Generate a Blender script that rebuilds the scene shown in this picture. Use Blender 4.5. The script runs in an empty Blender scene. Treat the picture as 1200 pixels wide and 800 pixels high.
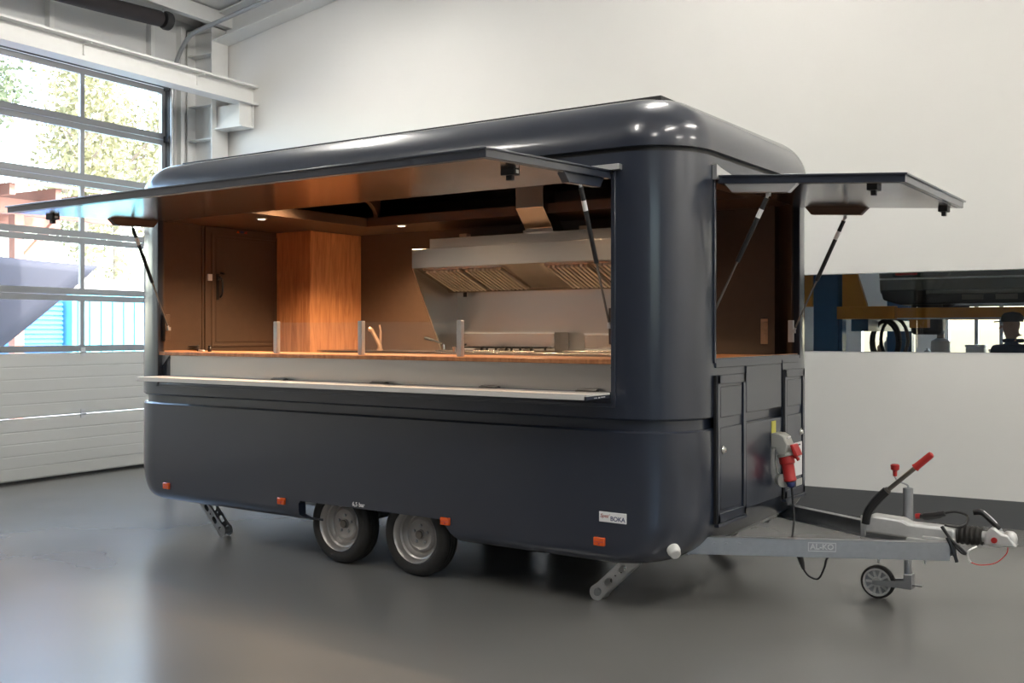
import bpy, bmesh, math, random
from mathutils import Vector, Matrix
random.seed(7)
SC = bpy.context.scene
COL = SC.collection
V = Vector
PI = math.pi

# ------------------------------------------------------------------ camera, world, light, exposure
cam_d = bpy.data.cameras.new('camera')
cam = bpy.data.objects.new('camera', cam_d); COL.objects.link(cam)
cam_d.sensor_width = 36.0
cam_d.lens = 36.0 * 1224.0 / 1200.0
cam_d.shift_y = -12.0 / 1200.0
cam_d.clip_start = 0.05; cam_d.clip_end = 500
cam.location = (2.605, -5.48, 1.70)
cam.rotation_euler = (PI / 2, 0, math.atan2(0.5682, 0.8229))
SC.camera = cam

SC.view_settings.view_transform = 'Standard'
SC.view_settings.look = 'None'
SC.view_settings.gamma = 1.0
SC.view_settings.use_curve_mapping = False
SC.view_settings.exposure = 0.0

world = bpy.data.worlds.new('sky'); SC.world = world; world.use_nodes = True
wn = world.node_tree; wn.nodes.clear()
sky = wn.nodes.new('ShaderNodeTexSky'); sky.sky_type = 'NISHITA'
sky.sun_disc = False; sky.sun_elevation = math.radians(48); sky.sun_rotation = math.radians(68)
sky.air_density = 1.3; sky.dust_density = 3.0
bg = wn.nodes.new('ShaderNodeBackground'); bg.inputs['Strength'].default_value = 2.6
wo = wn.nodes.new('ShaderNodeOutputWorld')
wn.links.new(sky.outputs[0], bg.inputs['Color']); wn.links.new(bg.outputs[0], wo.inputs['Surface'])

sun_d = bpy.data.lights.new('sun_offscreen', 'SUN'); sun_d.energy = 10.0; sun_d.angle = math.radians(0.6)
sun_d.color = (1.0, 0.95, 0.87)
sun = bpy.data.objects.new('sun_offscreen', sun_d); COL.objects.link(sun)
sun.rotation_euler = V((-0.62, -0.25, -0.75)).to_track_quat('-Z', 'Y').to_euler()

LAMP_STRENGTH = 92.0
SPOT_POWER = 38.0

# ------------------------------------------------------------------ helpers
CR = V((-8.72, 3.65, 0)); E1 = V((0.9974, 0.0719, 0)); E2 = V((0.0719, -0.9974, 0))
def rm(a, b, z): return CR + E1 * a + E2 * b + V((0, 0, z))     # hall frame: a along the back wall, b off it

def tag(o, label=None, cat=None, group=None, kind=None):
    if label: o['label'] = label
    if cat: o['category'] = cat
    if group: o['group'] = group
    if kind: o['kind'] = kind
    return o
def origin(o):
    p = V((0, 0, 0))
    while o is not None:
        p = p + o.location; o = o.parent
    return p
def empty(name, loc, label=None, cat=None, group=None, kind=None, parent=None):
    o = bpy.data.objects.new(name, None); COL.objects.link(o)
    o.empty_display_size = 0.1
    if parent is not None: o.parent = parent
    o.location = V(loc) - (origin(parent) if parent is not None else V((0, 0, 0)))
    return tag(o, label, cat, group, kind)

class MB:
    def __init__(s): s.v = []; s.f = []
    def add(s, vs, fs):
        n = len(s.v); s.v += [tuple(p) for p in vs]; s.f += [tuple(i + n for i in f) for f in fs]; return s
    def obox(s, c, ux, uy, uz):
        c, ux, uy, uz = V(c), V(ux), V(uy), V(uz)
        if ux.cross(uy).dot(uz) < 0: ux = -ux
        vs = [c + ux * i + uy * j + uz * k for k in (-1, 1) for j in (-1, 1) for i in (-1, 1)]
        return s.add(vs, [(0, 2, 3, 1), (4, 5, 7, 6), (0, 1, 5, 4), (2, 6, 7, 3), (0, 4, 6, 2), (1, 3, 7, 5)])
    def box(s, x0, x1, y0, y1, z0, z1):
        return s.obox(((x0 + x1) / 2, (y0 + y1) / 2, (z0 + z1) / 2), (abs(x1 - x0) / 2, 0, 0), (0, abs(y1 - y0) / 2, 0), (0, 0, abs(z1 - z0) / 2))
    def rbox(s, a0, a1, b0, b1, z0, z1):
        return s.obox(rm((a0 + a1) / 2, (b0 + b1) / 2, (z0 + z1) / 2), E1 * (abs(a1 - a0) / 2), E2 * (abs(b1 - b0) / 2), (0, 0, abs(z1 - z0) / 2))
    def bar(s, p0, p1, w, h, up=(0, 0, 1)):
        p0, p1, up = V(p0), V(p1), V(up)
        d = p1 - p0; sx = d.cross(up).normalized(); u = sx.cross(d).normalized()
        return s.obox((p0 + p1) / 2, d / 2, sx * (w / 2), u * (h / 2))
    def cyl(s, p0, p1, r, n=16, r1=None):
        return s.tube([p0, p1], [r, r if r1 is None else r1], n)
    def tube(s, pts, r, n=10, caps=True):
        pts = [V(p) for p in pts]
        rs = r if isinstance(r, (list, tuple)) else [r] * len(pts)
        loops = []; prev = None
        for i, p in enumerate(pts):
            d = (pts[min(i + 1, len(pts) - 1)] - pts[max(i - 1, 0)]).normalized()
            if prev is None:
                a = d.orthogonal().normalized()
            else:
                a = (prev - d * prev.dot(d)).normalized()
            prev = a; b = d.cross(a)
            loops.append([p + (a * math.cos(t) + b * math.sin(t)) * rs[i] for t in [2 * PI * k / n for k in range(n)]])
        return s.loft(loops, caps, caps)
    def loft(s, loops, c0=True, c1=True, flip=False):
        n = len(loops[0]); vs = [p for l in loops for p in l]; fs = []
        for i in range(len(loops) - 1):
            for k in range(n):
                q = (i * n + k, i * n + (k + 1) % n, (i + 1) * n + (k + 1) % n, (i + 1) * n + k)
                fs.append(q[::-1] if flip else q)
        if c0: fs.append(tuple(range(n)) if flip else tuple(range(n))[::-1])
        t = tuple(range((len(loops) - 1) * n, len(loops) * n))
        if c1: fs.append(t[::-1] if flip else t)
        return s.add(vs, fs)
    def prism(s, poly, vec):
        poly = [V(p) for p in poly]; vec = V(vec)
        nrm = V((0, 0, 0))
        for i in range(len(poly)): nrm += poly[i].cross(poly[(i + 1) % len(poly)])
        return s.loft([poly, [p + vec for p in poly]], flip=nrm.dot(vec) < 0)
    def lathe(s, prof, o, axis, n=32, close=False, c0=True, c1=True):
        o = V(o); ax = V(axis).normalized(); a = ax.orthogonal().normalized(); b = ax.cross(a)
        loops = [[o + ax * h + (a * math.cos(t) + b * math.sin(t)) * r for t in [2 * PI * k / n for k in range(n)]] for r, h in prof]
        if close: loops.append(loops[0])
        return s.loft(loops, c0 and not close, c1 and not close)
    def build(s, name, mat, parent=None, bev=0, smooth=35, seg=2, **kw):
        off = origin(parent) if parent is not None else V((0, 0, 0))
        c = off
        if parent is None and s.v:
            xs = [p[0] for p in s.v]; ys = [p[1] for p in s.v]; zs = [p[2] for p in s.v]
            c = V(((min(xs) + max(xs)) / 2, (min(ys) + max(ys)) / 2, min(zs)))
        me = bpy.data.meshes.new(name)
        me.from_pydata([(V(p) - c)[:] for p in s.v], [], s.f); me.update()
        bm = bmesh.new(); bm.from_mesh(me); bmesh.ops.recalc_face_normals(bm, faces=bm.faces); bm.to_mesh(me); bm.free()
        me.materials.append(M[mat] if isinstance(mat, str) else mat)
        o = bpy.data.objects.new(name, me); COL.objects.link(o)
        if parent is not None: o.parent = parent
        else: o.location = c
        if smooth:
            for p in me.polygons: p.use_smooth = True
            me.set_sharp_from_angle(angle=math.radians(smooth))
        if bev:
            m = o.modifiers.new('bevel', 'BEVEL'); m.width = bev; m.segments = seg; m.limit_method = 'ANGLE'; m.angle_limit = math.radians(40)
            m.harden_normals = False
        return tag(o, **kw)

def plate(outline, holes, th, mtx):
    """flat plate with holes -> MB (outline and holes are 2-D point lists)"""
    cu = bpy.data.curves.new('tmp', 'CURVE'); cu.dimensions = '2D'; cu.fill_mode = 'BOTH'; cu.extrude = th / 2
    for poly in [outline] + holes:
        sp = cu.splines.new('POLY'); sp.points.add(len(poly) - 1); sp.use_cyclic_u = True
        for i, p in enumerate(poly): sp.points[i].co = (p[0], p[1], 0, 1)
    ob = bpy.data.objects.new('tmp', cu); COL.objects.link(ob)
    dg = bpy.context.evaluated_depsgraph_get()
    me = bpy.data.meshes.new_from_object(ob.evaluated_get(dg))
    mb = MB().add([mtx @ v.co for v in me.vertices], [tuple(p.vertices) for p in me.polygons])
    bpy.data.objects.remove(ob); bpy.data.curves.remove(cu); bpy.data.meshes.remove(me)
    return mb
def circ(cx, cy, r, n=16, sx=1.0, ang=0.0):
    return [(cx + r * math.cos(t) * sx * math.cos(ang) - r * math.sin(t) * math.sin(ang), cy + r * math.cos(t) * sx * math.sin(ang) + r * math.sin(t) * math.cos(ang)) for t in [2 * PI * k / n for k in range(n)]]
def slot(cx, cy, l, r, ang, n=8):
    pts = []
    for sgn in (1, -1):
        for k in range(n + 1):
            t = -PI / 2 + PI * k / n + (0 if sgn > 0 else PI)
            pts.append((sgn * l / 2 + r * math.cos(t), r * math.sin(t)))
    c, s = math.cos(ang), math.sin(ang)
    return [(cx + x * c - y * s, cy + x * s + y * c) for x, y in pts]
def text_mb(body, size, mtx, ext=0.0012, bold=False, shear=0.0, spacing=1.0):
    cu = bpy.data.curves.new('tmp', 'FONT'); cu.body = body; cu.size = size; cu.extrude = ext
    cu.align_x = 'CENTER'; cu.align_y = 'CENTER'; cu.shear = shear; cu.space_character = spacing
    if bold: cu.offset = size * 0.018
    ob = bpy.data.objects.new('tmp', cu); COL.objects.link(ob)
    dg = bpy.context.evaluated_depsgraph_get()
    me = bpy.data.meshes.new_from_object(ob.evaluated_get(dg))
    mb = MB().add([mtx @ v.co for v in me.vertices], [tuple(p.vertices) for p in me.polygons])
    bpy.data.objects.remove(ob); bpy.data.curves.remove(cu); bpy.data.meshes.remove(me)
    return mb
def frame_mtx(o, x, y):
    x = V(x).normalized(); y = V(y).normalized(); z = x.cross(y)
    m = Matrix((x, y, z)).transposed().to_4x4(); m.translation = V(o); return m
def bool_cut(o, cutters):
    """cut the MB solids in world space out of object o"""
    tmp = []
    for i, mb in enumerate(cutters):
        c = mb.build('cutter', list(M.values())[0], smooth=0); tmp.append(c)
        m = o.modifiers.new('cut%d' % i, 'BOOLEAN'); m.object = c; m.operation = 'DIFFERENCE'; m.solver = 'EXACT'
    bpy.context.view_layer.update()
    dg = bpy.context.evaluated_depsgraph_get()
    me = bpy.data.meshes.new_from_object(o.evaluated_get(dg))
    old = o.data; o.modifiers.clear(); o.data = me; me.name = old.name
    bpy.data.meshes.remove(old)
    for c in tmp:
        d = c.data; bpy.data.objects.remove(c); bpy.data.meshes.remove(d)
    for p in me.polygons: p.use_smooth = True
    me.set_sharp_from_angle(angle=math.radians(32))
    return o
def copy_tree(o, parent=None):
    c = o.copy(); COL.objects.link(c); c.parent = parent
    for ch in list(o.children): copy_tree(ch, c)
    return c
def bez(p0, p1, p2, p3, n=12):
    p0, p1, p2, p3 = V(p0), V(p1), V(p2), V(p3); out = []
    for i in range(n + 1):
        t = i / n; u = 1 - t
        out.append(p0 * u ** 3 + p1 * 3 * u * u * t + p2 * 3 * u * t * t + p3 * t ** 3)
    return out
def spline(pts, n=8):
    pts = [V(p) for p in pts]; out = []
    for i in range(len(pts) - 1):
        a = pts[max(i - 1, 0)]; b = pts[i]; c = pts[i + 1]; d = pts[min(i + 2, len(pts) - 1)]
        for k in range(n):
            t = k / n
            out.append(0.5 * ((2 * b) + (c - a) * t + (2 * a - 5 * b + 4 * c - d) * t * t + (3 * b - a - 3 * c + d) * t ** 3))
    out.append(pts[-1]); return out

# ------------------------------------------------------------------ materials
M = {}
def mat(name, col, rough=0.5, metal=0.0, coat=0.0, coat_r=0.05, spec=0.5, noise=0.0, nscale=20, stretch=(1, 1, 1), bump=0.0, bscale=200, rvar=0.0, emit=None, es=0.0, sheen=0.0):
    m = bpy.data.materials.new(name); m.use_nodes = True; nt = m.node_tree; b = nt.nodes['Principled BSDF']
    b.inputs['Base Color'].default_value = (*col, 1); b.inputs['Roughness'].default_value = rough
    b.inputs['Metallic'].default_value = metal; b.inputs['Coat Weight'].default_value = coat; b.inputs['Coat Roughness'].default_value = coat_r
    b.inputs['Specular IOR Level'].default_value = spec
    if emit: b.inputs['Emission Color'].default_value = (*emit, 1); b.inputs['Emission Strength'].default_value = es
    if noise or bump or rvar:
        tc = nt.nodes.new('ShaderNodeTexCoord'); mp = nt.nodes.new('ShaderNodeMapping'); mp.inputs['Scale'].default_value = stretch
        nt.links.new(tc.outputs['Object'], mp.inputs['Vector'])
        nz = nt.nodes.new('ShaderNodeTexNoise'); nz.inputs['Scale'].default_value = nscale; nz.inputs['Detail'].default_value = 5
        nt.links.new(mp.outputs[0], nz.inputs['Vector'])
        if noise:
            mx = nt.nodes.new('ShaderNodeMix'); mx.data_type = 'RGBA'
            mx.inputs[6].default_value = (*[c * (1 - noise) for c in col], 1); mx.inputs[7].default_value = (*[min(1, c * (1 + noise)) for c in col], 1)
            nt.links.new(nz.outputs['Fac'], mx.inputs[0]); nt.links.new(mx.outputs[2], b.inputs['Base Color'])
        if rvar:
            mr = nt.nodes.new('ShaderNodeMapRange'); mr.inputs['From Min'].default_value = 0.3; mr.inputs['From Max'].default_value = 0.7
            mr.inputs['To Min'].default_value = rough - rvar; mr.inputs['To Max'].default_value = rough + rvar
            nt.links.new(nz.outputs['Fac'], mr.inputs['Value']); nt.links.new(mr.outputs[0], b.inputs['Roughness'])
        if bump:
            n2 = nt.nodes.new('ShaderNodeTexNoise'); n2.inputs['Scale'].default_value = bscale; n2.inputs['Detail'].default_value = 3
            nt.links.new(mp.outputs[0], n2.inputs['Vector'])
            bp = nt.nodes.new('ShaderNodeBump'); bp.inputs['Strength'].default_value = bump; bp.inputs['Distance'].default_value = 0.002
            nt.links.new(n2.outputs['Fac'], bp.inputs['Height']); nt.links.new(bp.outputs[0], b.inputs['Normal'])
    M[name] = m; return m
mat('navy', (0.013, 0.019, 0.036), 0.34, coat=1.0, coat_r=0.14, spec=0.6)
mat('black', (0.008, 0.008, 0.009), 0.45)
mat('lining', (0.084, 0.051, 0.034), 0.42, noise=0.15, nscale=14, bump=0.25, bscale=120)
mat('hatch_metal', (0.58, 0.52, 0.48), 0.19, metal=1.0)
mat('steel', (0.56, 0.53, 0.50), 0.32, metal=1.0)
mat('steel_h', (0.58, 0.535, 0.49), 0.26, metal=1.0)
mat('slat_steel_lit', (0.66, 0.60, 0.54), 0.40, metal=0.55)  # lighter copy of the hood steel; reflected brightness put into the colour
mat('steel_dark', (0.20, 0.18, 0.16), 0.35, metal=1.0)
mat('alu', (0.72, 0.72, 0.72), 0.32, metal=0.85)
mat('chrome', (0.8, 0.78, 0.75), 0.1, metal=1.0)
mat('shelf_top', (0.80, 0.77, 0.74), 0.38, metal=0.15)
mat('galv', (0.40, 0.41, 0.42), 0.42, metal=0.75, noise=0.10, nscale=30)
mat('cast', (0.64, 0.64, 0.63), 0.42, metal=0.45, noise=0.08, nscale=40)
mat('rubber', (0.022, 0.020, 0.018), 0.7, noise=0.3, nscale=25, bump=0.2, bscale=80)
mat('rim', (0.42, 0.40, 0.38), 0.38, metal=0.7, noise=0.1, nscale=15)
mat('plastic_black', (0.012, 0.012, 0.013), 0.4)
mat('red', (0.42, 0.022, 0.020), 0.4)
mat('orange_lens', (0.75, 0.10, 0.010), 0.18, coat=0.8)
mat('white_plastic', (0.72, 0.72, 0.70), 0.35)
mat('grey_plastic', (0.40, 0.40, 0.37), 0.45)
mat('yellow', (0.62, 0.58, 0.10), 0.5)
mat('paper', (0.80, 0.80, 0.80), 0.5)
mat('ink_blue', (0.02, 0.03, 0.12), 0.5)
mat('ink_red', (0.35, 0.04, 0.03), 0.5)
mat('ink_black', (0.01, 0.01, 0.01), 0.5)
mat('wall_white', (0.74, 0.73, 0.70), 0.75, noise=0.02, nscale=3, bump=0.05, bscale=60)
mat('wall_dark', (0.13, 0.13, 0.135), 0.6)  # dark tone invented for the unseen front wall, to dim the serving side
mat('wall_panel', (0.70, 0.70, 0.69), 0.55, noise=0.02, nscale=3)
mat('steelwork', (0.76, 0.76, 0.74), 0.5, noise=0.03, nscale=10)
mat('base_grey', (0.105, 0.108, 0.110), 0.5)
mat('ceiling', (0.68, 0.68, 0.67), 0.6)
mat('door_panel', (0.68, 0.68, 0.65), 0.5, bump=0.05, bscale=150)
mat('door_frame', (0.34, 0.35, 0.36), 0.35, metal=0.4)
mat('dark_frame', (0.05, 0.05, 0.052), 0.5)
mat('gasket', (0.012, 0.012, 0.012), 0.7)
mat('hose', (0.022, 0.018, 0.020), 0.75, bump=0.5, bscale=40)
mat('copper_plate', (0.55, 0.36, 0.24), 0.35, metal=0.7)
mat('lift_blue', (0.045, 0.13, 0.27), 0.4, noise=0.08, nscale=10)
mat('lift_orange', (0.72, 0.27, 0.02), 0.4, noise=0.08, nscale=10)
mat('car_silver', (0.34, 0.33, 0.30), 0.25, metal=0.6, coat=0.6)
mat('car_black', (0.02, 0.022, 0.026), 0.5)
mat('tail_red', (0.55, 0.02, 0.02), 0.15, coat=1.0)
mat('workshop_grey', (0.42, 0.42, 0.42), 0.6)
mat('machine', (0.5, 0.5, 0.5), 0.4, metal=0.3)
mat('cardboard', (0.42, 0.28, 0.18), 0.7)
mat('overall', (0.012, 0.030, 0.085), 0.8, noise=0.2, nscale=18)
mat('cap_cloth', (0.05, 0.05, 0.05), 0.85)
mat('skin', (0.45, 0.25, 0.18), 0.5)
mat('teal', (0.12, 0.46, 0.56), 0.5, noise=0.10, nscale=4)
mat('blue_sheet', (0.04, 0.20, 0.60), 0.5)
mat('sail', (0.035, 0.038, 0.055), 0.8, noise=0.1, nscale=5)
mat('pergola_wood', (0.36, 0.17, 0.12), 0.7, noise=0.2, nscale=8)
mat('leaf', (0.12, 0.15, 0.08), 0.6)
mat('leaf_yellow', (0.22, 0.215, 0.11), 0.6)
mat('bark', (0.25, 0.20, 0.15), 0.8, noise=0.3, nscale=20)
mat('asphalt', (0.30, 0.30, 0.29), 0.85, noise=0.15, nscale=12)
mat('render_white', (0.75, 0.74, 0.72), 0.8)
mat('lamp_body', (0.7, 0.7, 0.7), 0.5)
mat('lamp_glow', (0.9, 0.9, 0.9), 0.5, emit=(1.0, 0.955, 0.885), es=LAMP_STRENGTH)
mat('spot_glow', (0.9, 0.9, 0.9), 0.5, emit=(1.0, 0.78, 0.52), es=14.0)

def wood():
    m = bpy.data.materials.new('wood'); m.use_nodes = True; nt = m.node_tree; b = nt.nodes['Principled BSDF']
    tc = nt.nodes.new('ShaderNodeTexCoord'); mp = nt.nodes.new('ShaderNodeMapping'); mp.inputs['Scale'].default_value = (5, 5, 0.55)
    nz = nt.nodes.new('ShaderNodeTexNoise'); nz.inputs['Scale'].default_value = 5; nz.inputs['Detail'].default_value = 7; nz.inputs['Distortion'].default_value = 0.8
    cr = nt.nodes.new('ShaderNodeValToRGB')
    cr.color_ramp.elements[0].position = 0.3; cr.color_ramp.elements[0].color = (0.40, 0.145, 0.055, 1)
    cr.color_ramp.elements[1].position = 0.72; cr.color_ramp.elements[1].color = (0.66, 0.30, 0.13, 1)
    nt.links.new(tc.outputs['Object'], mp.inputs[0]); nt.links.new(mp.outputs[0], nz.inputs['Vector']); nt.links.new(nz.outputs['Fac'], cr.inputs[0])
    nt.links.new(cr.outputs[0], b.inputs['Base Color']); b.inputs['Roughness'].default_value = 0.38
    M['wood'] = m
wood()
def floor_mat():
    m = bpy.data.materials.new('floor_coat'); m.use_nodes = True; nt = m.node_tree; b = nt.nodes['Principled BSDF']
    tc = nt.nodes.new('ShaderNodeTexCoord')
    n1 = nt.nodes.new('ShaderNodeTexNoise'); n1.inputs['Scale'].default_value = 0.5; n1.inputs['Detail'].default_value = 2
    n2 = nt.nodes.new('ShaderNodeTexNoise'); n2.inputs['Scale'].default_value = 2.2; n2.inputs['Detail'].default_value = 2
    for n in (n1, n2): nt.links.new(tc.outputs['Object'], n.inputs['Vector'])
    cr = nt.nodes.new('ShaderNodeValToRGB')
    cr.color_ramp.elements[0].position = 0.3; cr.color_ramp.elements[0].color = (0.150, 0.148, 0.142, 1)
    cr.color_ramp.elements[1].position = 0.75; cr.color_ramp.elements[1].color = (0.185, 0.181, 0.172, 1)
    nt.links.new(n1.outputs['Fac'], cr.inputs[0]); nt.links.new(cr.outputs[0], b.inputs['Base Color'])
    ad = nt.nodes.new('ShaderNodeMath'); ad.operation = 'ADD'; nt.links.new(n1.outputs['Fac'], ad.inputs[0]); nt.links.new(n2.outputs['Fac'], ad.inputs[1])
    mr = nt.nodes.new('ShaderNodeMapRange'); mr.inputs['From Min'].default_value = 0.7; mr.inputs['From Max'].default_value = 1.3
    mr.inputs['To Min'].default_value = 0.235; mr.inputs['To Max'].default_value = 0.265
    nt.links.new(ad.outputs[0], mr.inputs['Value']); nt.links.new(mr.outputs[0], b.inputs['Roughness'])
    b.inputs['Specular IOR Level'].default_value = 0.8
    M['floor_coat'] = m
floor_mat()
def glass(name, tint, ior=1.45, refl=1.0, rough=0.0):
    m = bpy.data.materials.new(name); m.use_nodes = True; nt = m.node_tree; nt.nodes.clear()
    out = nt.nodes.new('ShaderNodeOutputMaterial'); mx = nt.nodes.new('ShaderNodeMixShader')
    tr = nt.nodes.new('ShaderNodeBsdfTransparent'); tr.inputs[0].default_value = (*tint, 1)
    gl = nt.nodes.new('ShaderNodeBsdfGlossy'); gl.inputs['Roughness'].default_value = rough
    fr = nt.nodes.new('ShaderNodeFresnel'); fr.inputs['IOR'].default_value = ior
    ge = nt.nodes.new('ShaderNodeNewGeometry'); io = nt.nodes.new('ShaderNodeMapRange'); io.inputs['To Min'].default_value = ior; io.inputs['To Max'].default_value = 1.0 / ior
    nt.links.new(ge.outputs['Backfacing'], io.inputs['Value']); nt.links.new(io.outputs[0], fr.inputs['IOR'])
    mu = nt.nodes.new('ShaderNodeMath'); mu.operation = 'MULTIPLY'; mu.inputs[1].default_value = refl
    nt.links.new(fr.outputs[0], mu.inputs[0]); nt.links.new(mu.outputs[0], mx.inputs[0])
    nt.links.new(tr.outputs[0], mx.inputs[1]); nt.links.new(gl.outputs[0], mx.inputs[2]); nt.links.new(mx.outputs[0], out.inputs['Surface'])
    M[name] = m
glass('glass', (0.97, 0.98, 0.98))
glass('glass_tinted', (0.42, 0.46, 0.50))
glass('glass_window', (0.90, 0.93, 0.93), 1.5, 1.3)

# ------------------------------------------------------------------ the hall
HA, HB = 18.0, 15.0           # hall length along the back wall, depth towards the camera
def ceil_z(a): return 5.70 + 0.169 * (a if a < HA / 2 else HA - a)
ZT = 7.6
MB().rbox(-0.15, HA + .2, -0.15, HB + .2, -0.2, 0.0).build('floor', 'floor_coat', kind='structure', label='glossy dark grey coated hall floor')
# back wall with the inspection window (a 6.9 .. 12.4, z 1.50 .. 2.235)
WA0, WA1, WZ0, WZ1 = 6.9, 12.4, 1.50, 2.235
w = MB()
w.rbox(-0.2, WA0, -0.16, 0, 0, ZT).rbox(WA1, HA + .2, -0.16, 0, 0, ZT).rbox(WA0, WA1, -0.16, 0, 0, WZ0).rbox(WA0, WA1, -0.16, 0, WZ1, ZT)
w.build('wall_back', 'wall_white', kind='structure', label='white hall wall behind the trailer with long window')
MB().rbox(0.0, HA, 0, 0.012, 0, 0.24).build('baseboard_back', 'base_grey', kind='structure', label='dark grey skirting band along the white wall')
win = empty('window_1', rm(9.6, -0.08, WZ0), 'long low interior window in the white wall', kind='structure')
for a0, a1 in ((WA0, 9.0), (9.0, WA1)):
    MB().rbox(a0 + .002, a1 - .002, -0.09, -0.08, WZ0, WZ1).build('pane', 'glass_window', win)
MB().rbox(WA0, WA1, -0.12, -0.05, WZ0 - .004, WZ0 + .012).build('window_sill', 'alu', win)
# left wall with the sectional door (b 0.55 .. 5.6)
DB0, DB1, DZ = 0.56, 5.60, 4.86
w = MB()
w.rbox(-0.2, 0, -0.16, DB0, 0, ZT).rbox(-0.2, 0, DB1, HB + .2, 0, ZT).rbox(-0.2, 0, DB0, DB1, DZ, ZT)
wl = w.build('wall_left', 'wall_panel', kind='structure', label='pale panelled hall wall with the sectional door')
for z in (5.55,):
    MB().rbox(0, .006, 0, HB, z, z + .012).build('panel_joint', 'steelwork', wl)
for b in (0.42, 2.33, 0.9):
    MB().rbox(0, .09, b - .03, b + .03, 4.9 if b > .5 else 0.0, 5.65).build('wall_post', 'steelwork', wl)
MB().rbox(HA, HA + .2, -0.16, HB + .2, 0, ZT).build('wall_right', 'wall_white', kind='structure')
FA0, FA1, FZ0, FZ1 = 12.8, 16.8, 1.5, 4.2
MB().rbox(-0.2, FA0, HB, HB + .2, 0, ZT).rbox(FA1, HA + .2, HB, HB + .2, 0, ZT).rbox(FA0, FA1, HB, HB + .2, 0, FZ0).rbox(FA0, FA1, HB, HB + .2, FZ1, ZT).build('wall_front', 'wall_dark', kind='structure', label='unseen hall wall opposite the white one, made dark to dim the trailer side')
w3 = empty('window_3_offscreen', rm(14.9, HB + .1, FZ0), 'tall strip window in the dark grey hall wall', kind='structure')
for k in range(4):
    q0 = FA0 + k * 1.0
    MB().rbox(q0 + .03, q0 + .97, HB + .09, HB + .10, FZ0, FZ1).build('pane', 'glass_tinted', w3)
    MB().rbox(q0 - .03, q0 + .03, HB + .06, HB + .13, FZ0, FZ1).build('mullion', 'door_frame', w3)
# ceiling: two sloped halves and their purlins
cm = MB()
for a0, a1 in ((-0.2, HA / 2), (HA / 2, HA + .2)):
    p = [rm(a0, -0.16, ceil_z(max(a0, 0) if a0 < HA / 2 else a0)), rm(a1, -0.16, ceil_z(min(a1, HA))), rm(a1, HB + .2, ceil_z(min(a1, HA))), rm(a0, HB + .2, ceil_z(max(a0, 0)))]
    cm.prism(p, (0, 0, 0.12))
ceil = cm.build('ceiling', 'ceiling', kind='structure', label='white sloped sheet ceiling of the hall')
for a in (0.55, 2.2, 4.2, 6.4, 11.6, 13.8, 15.8):
    MB().rbox(a - .05, a + .05, 0, HB, ceil_z(a) - .16, ceil_z(a) + .02).build('purlin', 'steelwork', ceil)
# corner column, rafter, crane rail with corbel
col = MB()
col.rbox(0.03, 0.05, 0.02, 0.30, 0, 5.62).rbox(0.47, 0.49, 0.02, 0.30, 0, 5.62).rbox(0.05, 0.47, 0.15, 0.17, 0, 5.62)
tr1 = col.build('trim_1', 'steelwork', kind='structure', label='white steel column in the hall corner')
for z in (4.18, 4.62, 5.28, 5.60):
    MB().rbox(0.05, 0.47, 0.02, 0.30, z, z + .015).build('stiffener', 'steelwork', tr1)
rf = MB()
for da, hh in ((0.0, 0.02), (-0.33, 0.02)):
    rf.obox((rm(0.45, 0.15, ceil_z(.45) + da - .01) + rm(9, 0.15, ceil_z(9) + da - .01)) / 2, (rm(9, 0, ceil_z(9)) - rm(.45, 0, ceil_z(.45))) / 2, E2 * .14, (0, 0, .01))
rf.obox((rm(0.45, 0.04, ceil_z(.45) - .17) + rm(9, 0.04, ceil_z(9) - .17)) / 2, (rm(9, 0, ceil_z(9)) - rm(.45, 0, ceil_z(.45))) / 2, E2 * .01, (0, 0, .16))
rf.build('trim_2', 'steelwork', kind='structure', label='white sloped steel rafter along the wall')
rail = MB()
rail.rbox(0.80, 1.02, 0.0, 9.0, 4.60, 4.625).rbox(0.80, 1.02, 0.0, 9.0, 4.825, 4.85).rbox(0.895, 0.925, 0.0, 9.0, 4.62, 4.83)
tr3 = rail.build('trim_3', 'steelwork', kind='structure', label='white crane rail girder crossing above the sectional door')
for b in (0.95, 2.55, 4.4):
    MB().rbox(0.925, 0.945, b - .012, b + .012, 4.68, 4.80).rbox(0.92, 1.06, b - .01, b + .01, 4.79, 4.805).build('bracket', 'steelwork', tr3)
MB().rbox(0.49, 0.98, 0.05, 0.27, 4.30, 4.32).rbox(0.49, 0.98, 0.05, 0.065, 4.32, 4.6).rbox(0.93, 0.945, 0.05, 0.27, 4.32, 4.6).rbox(.49, .94, .20, .215, 4.32, 4.6).build('trim_4', 'steelwork', kind='structure', label='white corbel carrying the crane rail')

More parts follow.
